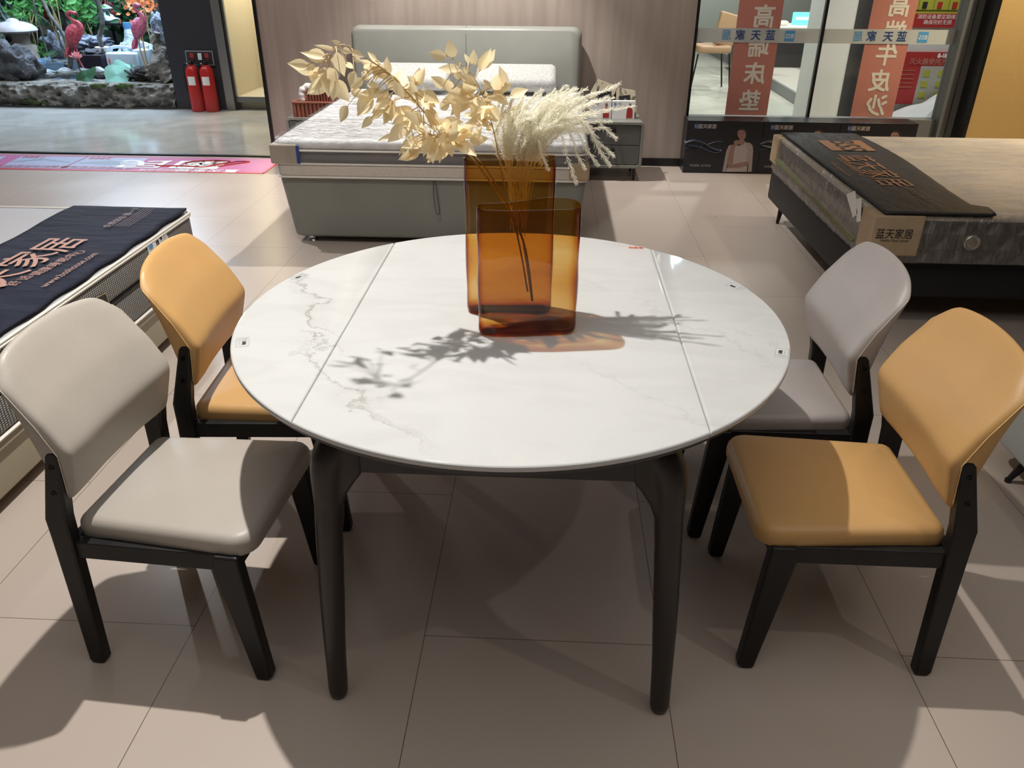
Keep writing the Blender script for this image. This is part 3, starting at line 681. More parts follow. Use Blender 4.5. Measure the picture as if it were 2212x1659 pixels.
def cpx(i, X, Y_):  # crop pixel -> photograph pixel
    return (600+X/5.53, 80+Y_/5.53) if i == 7 else (900+X/3.687, 60+Y_/3.687)
def branch(label, path, r0, leaves, twigs, seed):
    random.seed(seed)
    pts = cat([P(x, y, Y=d) for x, y, d in path], 6)
    g = thing('dried_leaf_branch', label, 'dried branch', pts[0], 0, 'dried leafy branches in the tall vase')
    bm = BM(); n = len(pts); tube(bm, pts, [r0*(1-.75*i/n) for i in range(n)], 6)
    lf = BM()
    def near(p): return min(pts[n//5:], key=lambda q: (q-p).length)
    for (i, bx_, by_, tx, ty, w, d) in leaves:
        a = cpx(i, bx_, by_); b = cpx(i, tx, ty); sc = (5.53 if i == 7 else 3.687)
        A = P(*a, Y=d+random.uniform(-.012, .012)); B = P(*b, Y=A.y+random.uniform(-.014, .014))
        ww = w/sc/1687*(A-Vector((0, 0, CAM_H))).length
        leaf(lf, A, B, ww, random.uniform(.1, .4), None, random.uniform(-.12, .12))
        q = near(A); mid = A.lerp(q, .5)+Vector((0, 0, .006))
        if (q-A).length < .12: tube(bm, cat([q, mid, A.lerp(B, .12)], 3), [.0013, .0012, .001, .001, .001, .0009, .0008], 4)
    for k in range(twigs):
        i = random.randint(int(n*.25), int(n*(.96 if len(path) > 9 else .80))); q = pts[i]; d = (pts[i+1]-pts[i]).normalized()
        dv = (d*.5+Vector((random.uniform(-1, 1), random.uniform(-.55, .55), random.uniform(-.75, .8)))).normalized()
        L = random.uniform(.025, .07); tip = q+dv*L
        if q.z < 1.17 or tip.z < 1.16 or tip.z > 1.33: continue
        tube(bm, cat([q, q.lerp(tip, .5)+Vector((0, 0, .004)), tip], 3), .0011, 4)
        for m_ in range(random.randint(2, 4)):
            s0 = q.lerp(tip, random.uniform(.5, 1)); dl_ = 0; dl = (dv+Vector((random.uniform(-.9, .9), random.uniform(-.5, .5), random.uniform(-.9, .6)))).normalized()
            Lf = random.uniform(.036, .058)
            if (s0+dl*Lf).z < 1.13 or (s0+dl*Lf).z > 1.375: continue
            leaf(lf, s0, s0+dl*Lf, Lf*random.uniform(.42, .55), random.uniform(.1, .4), None, random.uniform(-.15, .15))
    obj('stem', bm, M_stem, g); o = obj('leaves', lf, M_leafd, g, smooth=False)
    for p_ in o.data.polygons: p_.use_smooth = True
A7 = [(375, 345, 110, 315, 120), (575, 230, 320, 210, 150), (570, 250, 265, 180, 90), (690, 150, 430, 95, 50), (740, 80, 640, 40, 50), (700, 180, 800, 475, 140), (575, 365, 505, 605, 110), (480, 380, 430, 580, 190), (600, 560, 375, 690, 120), (700, 400, 590, 500, 150), (700, 510, 860, 775, 200), (690, 520, 655, 770, 130), (830, 820, 745, 1025, 130), (1140, 720, 950, 950, 210), (1150, 720, 980, 800, 130), (920, 410, 860, 600, 110), (1020, 500, 860, 620, 100), (870, 630, 1060, 700, 110), (1200, 340, 1160, 530, 90), (1110, 330, 1050, 440, 110), (1270, 640, 1280, 800, 130), (1400, 540, 1510, 740, 130), (1180, 290, 1070, 170, 60), (1260, 850, 1110, 1000, 90), (1130, 950, 995, 1095, 90), (1390, 810, 1265, 1045, 150), (1330, 810, 1400, 980, 110), (880, 180, 1040, 235, 90), (760, 150, 900, 190, 70), (900, 250, 1000, 300, 70), (1080, 560, 1230, 620, 90), (1000, 420, 1100, 520, 90), (820, 300, 900, 380, 80), (640, 260, 760, 330, 70)]
B7 = [(1590, 900, 1480, 1060, 120), (1530, 1050, 1310, 1260, 170), (1400, 1150, 1185, 1245, 50), (1640, 990, 1720, 1150, 150), (1650, 670, 1570, 520, 80), (1612, 680, 1800, 760, 100), (1750, 650, 1930, 780, 120), (1850, 850, 1800, 1010, 150), (1590, 1180, 1440, 1425, 70), (1700, 1180, 1570, 1460, 150), (1850, 1190, 1735, 1435, 120), (1860, 1270, 1945, 1300, 140), (2110, 1300, 1995, 1365, 130), (1450, 620, 1590, 760, 110), (1500, 850, 1640, 960, 90), (1900, 1000, 2020, 1080, 110), (1950, 1180, 2080, 1250, 100), (1600, 1300, 1500, 1330, 70)]
C7 = [(2110, 700, 2170, 1020, 110), (2010, 240, 1800, 190, 120), (2110, 240, 2035, 25, 150), (2180, 390, 1910, 370, 120), (1990, 600, 1825, 470, 130), (2090, 630, 1960, 490, 120), (1940, 860, 2060, 760, 110)]
C3 = [(455, 300, 455, 170, 66), (415, 285, 380, 205, 38), (715, 460, 655, 300, 68), (590, 490, 530, 410, 55), (680, 525, 605, 415, 66), (745, 545, 890, 490, 92), (370, 430, 440, 540, 90), (500, 650, 440, 720, 70), (600, 740, 650, 660, 80), (300, 330, 400, 420, 80), (330, 390, 480, 400, 50), (410, 360, 370, 310, 40), (560, 560, 730, 560, 50), (580, 600, 620, 700, 60), (480, 560, 560, 640, 70), (430, 760, 520, 740, 80), (560, 820, 620, 760, 60), (250, 520, 330, 610, 70)]
random.seed(3)
branch('long leafy dried branch arching to the far left of the tall vase', [(1150, 650, 1.80), (1130, 520, 1.80), (1070, 410, 1.795), (1000, 318, 1.77), (935, 262, 1.74), (880, 200, 1.71), (842, 160, 1.69), (795, 128, 1.64), (745, 98, 1.60), (722, 108, 1.59), (706, 135, 1.60)], .0030,
       [(7, *l, 1.69-.10*math.exp(-((600+l[0]/5.53-735)/60)**2)*(1.1 if l[1] < 420 else .4)+random.uniform(-.04, .04)) for l in A7], 46, 11)
branch('leafy dried branch spreading low left over the vase rim', [(1140, 630, 1.79), (1110, 480, 1.785), (1060, 380, 1.78), (1010, 322, 1.75), (960, 300, 1.70), (915, 290, 1.66), (880, 305, 1.63)], .0024,
       [(7, *l, 1.70+random.uniform(-.06, .05)) for l in B7], 38, 23)
branch('upright leafy dried branch pointing up towards the grey headboard', [(1148, 640, 1.805), (1125, 500, 1.805), (1090, 400, 1.80), (1068, 290, 1.80), (1040, 200, 1.79), (1010, 150, 1.79), (965, 122, 1.78)], .0024,
       [(7, *l, 1.79+random.uniform(-.03, .04)) for l in C7]+[(3, *l, 1.79+random.uniform(-.03, .05)) for l in C3], 22, 31)

# plumes
TIPS = [(1190, 465), (1270, 490), (1345, 490), (1450, 515), (1520, 550), (1590, 468), (1450, 580), (1730, 622), (1530, 650), (1540, 745), (1585, 880), (1500, 800), (1535, 1095), (1440, 1085), (1560, 1015), (1270, 1235), (1335, 1120), (1045, 1125), (990, 1090), (655, 570), (700, 590), (765, 560), (850, 550), (990, 500), (890, 640), (820, 610), (1100, 500), (930, 720), (1320, 640), (1400, 690), (1200, 600), (740, 680), (1250, 760), (1380, 830)]
TIPS += [(x+random.uniform(-45, 45), y+random.uniform(-40, 40)) for x, y in TIPS[:6]+TIPS[23:34]]
ORD = 'first second third fourth fifth sixth seventh eighth ninth tenth eleventh twelfth thirteenth fourteenth fifteenth sixteenth seventeenth eighteenth nineteenth twentieth twenty-first twenty-second twenty-third twenty-fourth'.split()
def kind_of(t):
    X_ = 900+t[0]/3.687
    return 'droop' if t[1] > 870 else ('right' if X_ > 1240 else ('middle' if X_ > 1150 else 'left'))
rank = {}
for kd in ('droop', 'right', 'middle', 'left'):
    m_ = sorted([t for t in TIPS if kind_of(t) == kd], key=lambda t: t[1] if kd == 'right' else t[0])
    for r_i, t in enumerate(m_): rank[t] = ORD[min(r_i, 23)]
for k, (tx, ty) in enumerate(TIPS):
    random.seed(100+k)
    X = 900+tx/3.687; Yp = 60+ty/3.687
    droop = ty > 870
    dy = random.uniform(-.05, .07)
    mx = 1085+(X-1085)*.30+random.uniform(-14, 10); mx = max(1060, min(1192, mx))
    tip = P(X, Yp, Y=1.79+dy)
    mouth = P(mx, 330, Y=1.80+dy*.3); mouth.z = 1.135
    mouth.x = max(x0+.02, min(x1-.02, mouth.x)); mouth.y = max(1.785, min(1.822, mouth.y))
    bot = Vector((-.075+random.uniform(-.02, .02), 1.80+random.uniform(-.01, .01), .98+random.uniform(-.03, .03)))
    if droop:
        ap = mouth.lerp(tip, .45); ap.z = max(mouth.z, tip.z)+random.uniform(.075, .12); pts = [bot, mouth, ap, tip.lerp(ap, .25)+Vector((0, -.004, 0)), tip]
    else:
        ap = mouth.lerp(tip, .5)+Vector((-.25*(tip.x-mouth.x)*.4, 0, .025)); pts = [bot, mouth, ap, tip]
    pts = cat(pts, 8); n = len(pts)
    bm = BM(); tube(bm, pts, [.0012*(1-.75*i/n) for i in range(n)], 4)
    st = int(n*.30)
    cnt = 210
    for j in range(cnt):
        f = j/cnt; a = st+(n-1-st)*f; i = min(int(a), n-2); p = pts[i].lerp(pts[i+1], a-i); d = (pts[i+1]-pts[i]).normalized()
        side = d.orthogonal().normalized(); side.rotate(Matrix.Rotation(random.uniform(0, 6.28), 3, d))
        L = random.uniform(.5, 1)*(.019*(1-f)+.008)*min(1, .5+f*5)
        e = p+(d*1.35+side*random.uniform(.35, 1)).normalized()*L
        w = d.cross(side).normalized()*.0005
        v = [bm.verts.new(q) for q in (p-w, p+w, e)]; bm.faces.new(v)
        for m_ in range(4):
            q = p.lerp(e, .2+.25*m_); sd = ((e-p).normalized()+Vector((random.uniform(-1, 1), random.uniform(-1, 1), random.uniform(-1, 1)))*.75).normalized()*L*.38
            w2_ = sd.orthogonal().normalized()*.0007
            bm.faces.new([bm.verts.new(z_) for z_ in (q-w2_, q+w2_, q+sd)])
    kd = kind_of((tx, ty)); r_ = rank[(tx, ty)]
    lab = {'right': 'bleached grass plume leaning right from the tall vase, %s tip from the top', 'middle': 'upright bleached grass plume mid bunch above the tall vase, %s from the left', 'left': 'upright bleached grass plume beside the cream leaves, %s from the left', 'droop': 'bleached grass plume drooping down from the tall vase, %s from the left'}[kd] % r_
    tag(obj('grass_plume', bm, M_plume), lab, 'dried grass', 'bleached grass plumes in the tall amber vase')

# ---------------------------------------------------------------- grey bed against the wood wall
b = thing('upholstered_bed', 'sage grey leather bed with tall padded headboard', 'bed', (-.69, 5.6, 0))
def loftbox(bm, x0, x1, y0, y1, z0, z1, r, e, taper=0):
    rings = []
    for k in range(5):
        a = math.pi/2*k/4; rings.append(rrect(x0+taper+e*(1-math.sin(a)), x1-taper-e*(1-math.sin(a)), y0+taper+e*(1-math.sin(a)), y1-e*(1-math.sin(a)), r, z0+e*(1-math.cos(a))))
    for k in range(5):
        a = math.pi/2*k/4; rings.append(rrect(x0+e*(1-math.cos(a)), x1-e*(1-math.cos(a)), y0+e*(1-math.cos(a)), y1-e*(1-math.cos(a)), r, z1-e+e*math.sin(a)))
    loft(bm, rings)
bm = BM(); loftbox(bm, -1.585, .205, 4.50, 6.58, .04, .41, .05, .02, .035); obj('bed_base', bm, M_sage, b, angle=60)
bm = BM(); rings = []
for k in range(7):
    a = math.pi*k/6; ins = .03*(1-math.sin(a)); y = 6.645-.075*math.cos(a)
    o_ = rrect(-1.60+ins, .21-ins, .03+ins, 1.075-ins, .07, 0, 6); rings.append([Vector((p.x, y, p.y)) for p in o_])
loft(bm, rings); hb = obj('headboard', bm, M_sage, b, angle=60)
bm = BM(); tube(bm, [(-.69, 6.568, .45), (-.69, 6.568, 1.02), (-.69, 6.60, 1.069), (-.69, 6.66, 1.078)], .003, 5); obj('seam', bm, mat('seam_dark', (.14, .145, .13), .6), hb)
for x in (-1.455, .08):
    for y in (4.60, 6.3):
        bm = BM(); lathe(bm, [(.03, 0), (.033, .004), (.03, .012), (.022, .018), (.022, .045)], (x, y, 0), 20); obj('foot', bm, M_chrome, b)
bm = BM(); s0 = P(940, 390, Y=4.49); tube(bm, cat([s0, s0+Vector((.012, -.006, -.10)), s0+Vector((.018, -.01, -.19)), s0+Vector((.0, -.008, -.185)), s0+Vector((-.012, -.006, -.10)), s0+Vector((-.012, 0, 0))], 4), .004, 5, flat=.5); obj('pull_strap', bm, mat('strap', (.10, .10, .11), .6), b)
m_ = thing('mattress', 'white mattress wrapped in clear crinkled plastic on the grey bed', 'mattress', (-.69, 5.5, .41))
bm = BM(); loftbox(bm, -1.59, .205, 4.475, 6.52, .412, .492, .06, .02); obj('lower_border', bm, M_band_b, m_, angle=60)
bm = BM(); loftbox(bm, -1.575, .19, 4.49, 6.51, .488, .575, .05, .01); obj('middle_border', bm, M_band_d, m_, angle=60)
bm = BM(); cushion(bm, -1.59, .205, 4.475, 6.52, .565, .625, r=.07, e=.028, crown=.004); obj('pillow_top', bm, M_mattop, m_, angle=60)
for z in (.492, .566, .417):
    bm = BM(); tube(bm, [Vector((p.x, p.y, z)) for p in (lambda q: q+[q[0]])(rrect(-1.592, .207, 4.473, 6.522, .06, 0, 4))], .006, 6); obj('piping', bm, M_pipe, m_)
def wrap(bm, x0, x1, y0, y1, z0, z1, amp, seed, step=.045, fold=0.):
    rings = []
    n = 22
    for zz, ins in ((z0, .0), (z0+.03, -.004), (z0+.3*(z1-z0), -.003), (z0+.5*(z1-z0), -.002), (z0+.7*(z1-z0), -.003), (z1-.03, -.003), (z1-.012, .004), (z1+.004, .03)):
        r_ = []
        base = rrect(x0+ins, x1-ins, y0+ins, y1-ins, .07, zz, 4)
        dense = []
        for a, b_ in zip(base, base[1:]+base[:1]):
            k = max(1, int((b_-a).length/step))
            for q in range(k): dense.append(a.lerp(b_, q/k))
        for p in dense:
            d = abs(noise.noise(Vector((p.x*9, p.y*9, zz*6+seed))))*amp+fold*abs(noise.noise(Vector((p.x*38+zz*14, p.y*38-zz*11, zz*5+seed))))+fold*.5*abs(noise.noise(Vector((p.x*80-zz*20, p.y*80+zz*25, zz*9+seed))))
            c_ = Vector(((x0+x1)/2, (y0+y1)/2, zz)); o_ = (p-c_); o_.z = 0; r_.append(p+o_.normalized()*(abs(d)+.003))
        rings.append(r_)
    k = min(len(r) for r in rings); rings = [[r[int(i*len(r)/k)] for i in range(k)] for r in rings]
    loft(bm, rings, cap0=False, cap1=False)
bm = BM(); wrap(bm, -1.59, .205, 4.475, 6.52, .405, .625, .008, 1.3, .012, .005)
obj('side_film', bm, M_film3, m_)
bm = BM(); grid(bm, lambda u, v: Vector((-1.575+1.765*u, 4.49+1.68*v, .6275+.016*abs(noise.noise(Vector((u*6+v*5, v*13-u*4, 4))))+.011*abs(noise.noise(Vector((u*20+v*9, v*34-u*9, 9)))))), 190, 190); tf = obj('top_film', bm, M_film, m_)
mkbox('corner_guard', M_cardg, m_, -1.605, -1.45, 4.458, 4.60, .492, .600, bev=.01)
mkbox('corner_guard', M_card, m_, .10, .218, 4.458, 4.58, .42, .52, bev=.02)
mkbox('tape', M_blue, m_, -1.449, -1.435, 4.457, 4.47, .495, .595)
for x0_, x1_, lb in ((-1.42, -.795, 'white knitted pillow under the left half of the headboard'), (-.60, .02, 'white knitted pillow under the right half of the headboard')):
    bm = BM(); cushion(bm, x0_, x1_, 0, .36, 0, .11, r=.05, e=.045, crown=.006)
    bm.transform(Matrix.Translation((0, 6.20, .640)) @ Matrix.Rotation(math.radians(14), 4, 'X'))
    tag(obj('pillow', bm, M_knit, angle=70), lb, 'pillow', 'pillows on the grey bed')

def nightstand(x0, x1, label):
    s = thing('nightstand', label, 'nightstand', ((x0+x1)/2, 6.4, 0), 0, 'nightstands beside the grey bed')
    y0, y1, z0, z1 = 6.20, 6.60, .10, .447
    bm = BM(); o_ = rrect(x0, x1, z0, z1, .03, 0, 5); i_ = rrect(x0+.022, x1-.022, z0+.022, z1-.022, .014, 0, 5)
    A = [Vector((p.x, y0, p.y)) for p in o_]; Bp = [Vector((p.x, y0, p.y)) for p in i_]; C_ = [Vector((p.x, y0+.02, p.y)) for p in i_]; D = [Vector((p.x, y1, p.y)) for p in o_]
    loft(bm, [C_, Bp, A, D]); obj('body', bm, M_sage, s, bev=.003)
    zm = (z0+z1)/2; dm = mat('drawer_front_grey', (.11, .115, .11), .4)
    for za, zb in ((z0+.026, zm-.003), (zm+.003, z1-.026)):
        d = mkbox('drawer', dm, s, x0+.026, x1-.026, y0+.006, y0+.03, za, zb, bev=.002)
        bm = BM(); xc = (x0+x1)/2; loft(bm, [[Vector((xc+.004+r*math.cos(a), y0+.006-dd, (za+zb)/2+.03+r*1.5*math.sin(a))) for a in (2*math.pi*j/16 for j in range(16))] for r, dd in ((.008, 0), (.008, .014), (.016, .018), (.016, .024))]); obj('knob', bm, M_black, d)
    for x in (x0+.05, x1-.05):
        for y in (y0+.05, y1-.05):
            bm = BM(); tube(bm, [(x, y, .10), (x, y, 0)], [.016, .008], 10); obj('leg', bm, M_black, s)
nightstand(.235, .70, 'grey two-drawer nightstand right of the bed under the scribbled cards')
nightstand(-2.07, -1.625, 'grey nightstand left of the bed under the terracotta ridged boxes')
def ridged(name, label, x0, x1, y0, y1, z0, z1):
    s = thing(name, label, 'box', ((x0+x1)/2, (y0+y1)/2, z0), 0, 'terracotta ridged boxes')
    bm = BM(); n = 11; top = rrect(x0, x1, y0, y1, .012, z1, 3)
    pts = []
    for k in range(n):
        a = x0+(x1-x0)*k/n; b_ = x0+(x1-x0)*(k+1)/n; pts += [Vector((a, y0+.004, z0)), Vector(((a*.55+b_*.45), y0-.008, z0)), Vector((b_-.004, y0-.006, z0))]
    pts += [Vector((x1, y0, z0)), Vector((x1, y1, z0)), Vector((x0, y1, z0))]
    prism(bm, pts, (0, 0, z1-z0-.012)); obj('ridged_body', bm, M_terra, s, smooth=False)
    mkbox('lid', M_terra, s, x0-.004, x1+.004, y0-.010, y1+.004, z1-.012, z1, bev=.003)
ridged('ridged_box', 'wide terracotta ridged box, lower of the two on the left nightstand', -2.005, -1.66, 6.21, 6.50, .448, .562)
ridged('ridged_box', 'small terracotta ridged box under the white fur', -1.90, -1.655, 6.24, 6.44, .563, .638)
bm = BM(); fp = cat([(-1.925, 6.24, .565), (-1.930, 6.235, .60), (-1.925, 6.24, .638), (-1.895, 6.26, .66), (-1.84, 6.27, .665), (-1.78, 6.27, .655), (-1.72, 6.27, .652), (-1.665, 6.27, .668), (-1.62, 6.255, .648), (-1.612, 6.25, .60)], 5)
fp = [p+Vector((0, noise.noise(p*30)*.006, noise.noise(p*25)*.006)) for p in fp]; tube(bm, fp, [.016+.012*math.sin(math.pi*i/len(fp))+.003*math.sin(i*1.3) for i in range(len(fp))], 12); tag(obj('fur_throw', bm, M_fur), 'strip of white fur draped over the small terracotta box', 'fur')
def card(label, pts, ph, rot):
    s = thing('printed_card', label, 'card', (sum((P(x, y, Y=6.40) for x, y in pts), Vector())/len(pts)).xy.to_3d()+Vector((0, 0, .448)), 0, 'scribbled cards on the right nightstand')
    bm = BM(); q = [P(x, y, Y=6.395) for x, y in pts]; prism(bm, q, (0, .012, 0)); obj('card_board', bm, M_scrib, s, smooth=False)
    bm = BM(); q = [P(x, y, Y=6.39) for x, y in ph]; prism(bm, q, (0, .004, 0)); f = obj('photo', bm, M_photo, s, smooth=False)
    cx = sum(x for x, y in ph)/4; cy = sum(y for x, y in ph)/4
    poly('photo_subject', [P(cx+dx, cy+dy, Y=6.387) for dx, dy in ((-8, 9), (-4, 2), (0, -4), (5, -2), (7, 5), (9, 9))], M_greyp, f)
card('large cream scribbled card leaning on the left behind a white box', [(1276, 198), (1292, 171), (1331, 186), (1331, 262), (1277, 262)], [(1290, 194), (1320, 194), (1320, 226), (1290, 226)], 0)
card('cream scribbled card with a small dark photo at its middle', [(1320, 214), (1336, 190), (1372, 196), (1376, 240), (1372, 262), (1321, 262)], [(1337, 208), (1361, 205), (1361, 226), (1338, 226)], 0)
for k, (xa, xb, lb) in enumerate(((1275, 1321, 'white carton with a red corner, left one on the right nightstand'), (1323, 1372, 'white carton with a printed red jacket on the right nightstand'))):
    a = P(xa, 227, Y=6.33); c_ = P(xb, 227, Y=6.33); s = thing('carton', lb, 'box', ((a.x+c_.x)/2, 6.35, .448), 0, 'white cartons on the right nightstand')
    mkbox('carton_body', M_pure, s, a.x, c_.x, 6.33, 6.375, .448, .580, bev=.001)
    xr = c_.x-.045
    poly('red_figure', [Vector((xr+dx, 6.3285, .455+dz)) for dx, dz in ((-.018, 0), (.03, 0), (.03, .05), (.022, .075), (.005, .082), (-.012, .075), (-.016, .05))], M_redsign, s)
    poly('head', [Vector((xr+.006+.011*math.cos(i*.7), 6.3285, .551+.014*math.sin(i*.7))) for i in range(9)], M_skin, s)
    poly('blue_mark', [Vector((a.x+.012+dx, 6.3285, .55+dz)) for dx, dz in ((0, 0), (.018, 0), (.018, .018), (0, .018))], M_logoblue, s)
    words('家居', .014, (a.x+.055, 6.328, .558), (1, 0, 0), (0, 0, 1), M_ink, s)

# ---------------------------------------------------------------- dark bed on the right
b = thing('platform_bed', 'low black bed frame on the right with slim tapered legs', 'bed', (2.45, 4.3, 0))
bm = BM(); loftbox(bm, 1.435, 3.50, 3.50, 5.24, .145, .335, .03, .02); obj('bed_base', bm, M_darkbase, b, angle=60)
mkbox('headboard', M_darkbase, b, 3.50, 3.60, 3.45, 5.30, .10, .95, bev=.02)
for x, y in ((1.52, 5.14), (1.52, 3.62), (3.4, 5.14), (3.4, 3.62)):
    bm = BM(); tube(bm, [(x, y, .15), (x-.015 if x < 2 else x, y, 0)], [.022, .010], 10); obj('leg', bm, M_black, b)
m_ = thing('mattress', 'cream quilted mattress with brown sides in plastic on the black bed', 'mattress', (2.45, 4.3, .335))
bm = BM(); loftbox(bm, 1.43, 3.48, 3.43, 5.22, .336, .535, .05, .012); obj('mattress_border', bm, M_quiltd, m_, angle=60)
bm = BM(); cushion(bm, 1.43, 3.48, 3.43, 5.22, .525, .558, r=.06, e=.014, crown=.004); obj('quilted_top', bm, M_quiltt, m_, angle=60)
bm = BM(); wrap(bm, 1.43, 3.48, 3.43, 5.22, .34, .556, .010, 5.1, .007, .018); obj('side_film', bm, M_film2, m_)
cg = mkbox('corner_guard', M_card, m_, 1.412, 1.635, 3.412, 3.56, .372, .556, bev=.008)
words('蓝天家居', .048, P(1932, 507, Y=3.411), (1, 0, 0), (0, 0, 1), M_ink, cg, bold=.0002, squeeze=.85)
words('Healthy Sleep System', .017, P(1932, 520, Y=3.411), (1, 0, 0), (0, 0, 1), M_ink, cg, squeeze=.85)
mkbox('corner_guard', M_card, m_, 1.412, 1.55, 5.08, 5.235, .39, .556, bev=.01)
bm = BM(); qd = [P(x, y, X=1.408) for x, y in ((1828, 420), (1846, 412), (1852, 462), (1842, 470))]; prism(bm, qd, (.003, 0, 0)); lb_ = obj('care_label', bm, M_pure, m_, smooth=False)
bm = BM(); qd = [P(x, y, X=1.408) for x, y in ((1850, 430), (1860, 428), (1858, 478), (1850, 480))]; prism(bm, qd, (.003, 0, 0)); obj('care_label', bm, M_pure, m_, smooth=False)
bm = BM(); q = P(2100, 525, Y=3.41); loft(bm, [[Vector((q.x+r*math.cos(a), 3.412-d, q.z+r*math.sin(a))) for a in (2*math.pi*j/28 for j in range(28))] for r, d in ((.035, -.01), (.035, .004), (.031, .008), (.022, .004), (.018, .006))]); obj('vent_medallion', bm, mat('silver_medal', (.45, .41, .36), .3, .6), m_)
bm = BM(); tube(bm, [(1.418, 3.6, .385), (1.42, 5.1, .43)], .016, 8, flat=.3); obj('tape_strip', bm, mat('olive_tape', (.17, .18, .08), .5), m_)
def runner(name, label, m, fn, nu, nv):
    bm = BM(); v = grid(bm, fn, nu, nv)
    o = obj(name, bm, m, None); s = o.modifiers.new('solid', 'SOLIDIFY'); s.thickness = .008; s.offset = 1; return tag(o, label, 'bed runner')
def rfn(u, v):
    x = 1.455+(.46+.03*math.sin(v*5))*u; y = 5.215-1.80*v
    if v > .93: x = 1.455+(.49-.02*((v-.93)/.07)**2)*u
    return Vector((x, y, .562+.003*abs(noise.noise(Vector((x*3, y*9, 2))))))
rr = runner('bed_runner', 'charcoal foot runner with bronze lettering across the cream mattress', M_char, rfn, 20, 60)
ZR = .5735
qd = [P(x, y, z=ZR) for x, y in ((1765, 303), (1858, 303), (1893, 326), (1797, 325))]
poly('logo_patch', qd, M_bronze, rr)
words('BSS', .20, ((qd[0]+qd[2])/2+Vector((0, 0, .001))), (0, -1, 0), (1, 0, 0), M_char, rr, bold=.001, squeeze=1.05)
q0 = P(1846, 343, z=ZR); q1 = P(1925, 392, z=ZR)
words('蓝天家居', .185, ((q0+q1)/2), (0, -1, 0), (1, 0, 0), M_bronze, rr, bold=.001, squeeze=.95)
q0 = P(1812, 345, z=ZR); q1 = P(1866, 376, z=ZR); words('舒适健康睡眠中心', .045, ((q0+q1)/2), (0, -1, 0), (1, 0, 0), M_bronze, rr, squeeze=1.2)
q0 = P(1793, 352, z=ZR); q1 = P(1840, 378, z=ZR); words('www.bsshouse.com', .038, ((q0+q1)/2), (0, -1, 0), (1, 0, 0), M_bronze, rr)
def small_print(parent, c, xd, yd, m):
    c = Vector(c); xd = Vector(xd); yd = Vector(yd)
    words('免费体验 躺一下', .040, c+yd*.045, xd, yd, m, parent)
    bm = BM()
    for k in range(5):
        a = c+yd*(.015-.014*k)-xd*.13; w = .27 if k < 4 else .22
        for p, q_ in ((a, a+xd*w),):
            bm.faces.new([bm.verts.new(z_) for z_ in (p, q_, q_+yd*.002, p+yd*.002)])
    obj('fine_print', bm, m, parent, smooth=False)
small_print(rr, (1.66, 3.72, ZR+.001), (0, -1, 0), (1, 0, 0), mat('dim_bronze', (.16, .10, .075), .5))
# ---------------------------------------------------------------- left bed
b = thing('low_bed', 'olive grey bed base under the knitted-side mattress at the left', 'bed', (-2.6, 2.6, 0))
bm = BM(); loftbox(bm, -3.7, -1.665, 1.62, 3.44, .05, .228, .03, .012); obj('bed_base', bm, M_oliv, b, angle=60)
for x, y in ((-1.8, 1.75), (-1.8, 3.3), (-3.5, 1.75), (-3.5, 3.3)):
    bm = BM(); lathe(bm, [(.03, 0), (.03, .06)], (x, y, 0), 16); obj('foot', bm, M_black, b)
m_ = thing('mattress', 'white mattress with grey knitted sides beside the left chairs', 'mattress', (-2.6, 2.6, .23))
bm = BM(); loftbox(bm, -3.7, -1.645, 1.60, 3.46, .240, .372, .05, .02); obj('lower_border', bm, M_houndstooth, m_, angle=60)
bm = BM(); loftbox(bm, -3.7, -1.645, 1.60, 3.46, .376, .492, .05, .02); obj('upper_border', bm, M_houndstooth, m_, angle=60)
bm = BM(); cushion(bm, -3.7, -1.65, 1.60, 3.46, .47, .508, r=.06, e=.016, crown=.004); obj('mattress_top', bm, mat('pale_grey_cover', (.42, .42, .44), .6), m_, angle=60)
for z in (.24, .374, .492, .503):
    bm = BM(); tube(bm, [Vector((p.x, p.y, z)) for p in (lambda q: q+[q[0]])(rrect(-3.70, -1.643, 1.60, 3.462, .05, 0, 4))], .006 if z != .374 else .004, 6); obj('piping', bm, M_black if z == .374 else M_pipe, m_)
def side_quad(name, pts, m, parent, X=-1.640, th=.003):
    bm = BM(); prism(bm, [P(x, y, X=X) for x, y in pts], (-th, 0, 0)); return obj(name, bm, m, parent, smooth=False)
l1 = side_quad('care_label', [(317, 525), (334, 513), (341, 540), (324, 553)], M_pure, m_)
side_quad('blue_drop', [(322, 531), (328, 526), (331, 531), (329, 537), (323, 538)], M_logoblue, l1, X=-1.6365, th=.0005)
l2 = side_quad('care_label', [(341, 512), (358, 503), (368, 521), (349, 537)], M_pure, m_)
side_quad('code_mark', [(345, 513), (349, 511), (351, 516), (347, 518)], M_ink, l2, X=-1.6365, th=.0005)
q = P(356, 511, X=-1.636); words('BSS', .02, q, (0, 1, 0), (0, 0, 1), M_grey_line, l2)
pt = side_quad('brand_patch', [(193, 652), (228, 633), (236, 655), (222, 662)], M_black, m_)
bm = BM(); tube(bm, [P(193, 652, X=-1.636), P(228, 633, X=-1.636), P(236, 655, X=-1.636)], .0012, 4); obj('gold_edge', bm, mat('gold_thread', (.5, .35, .15), .4), pt)
def lfn(u, v):
    y = 1.62+1.815*v; x = -1.655-(.53)*u; z = .5135+.005*abs(noise.noise(Vector((x*4, y*7, 5))))+.004*math.sin(y*8)*u
    if u < .06: x += .006*math.sin(y*23)
    return Vector((x, y, z))
rl = runner('bed_runner', 'navy foot runner with copper lettering on the left mattress', M_navy, lfn, 20, 60)
ZL = .531
def onl(px, py): return P(px, py, z=ZL)
for ch, px, py in (('居', 133, 528), ('家', 66, 560), ('天', -2, 600), ('蓝', -85, 645)):
    words(ch, .185, onl(px, py), (0, 1, 0), (-1, 0, 0), M_copper, rl, bold=.0015)
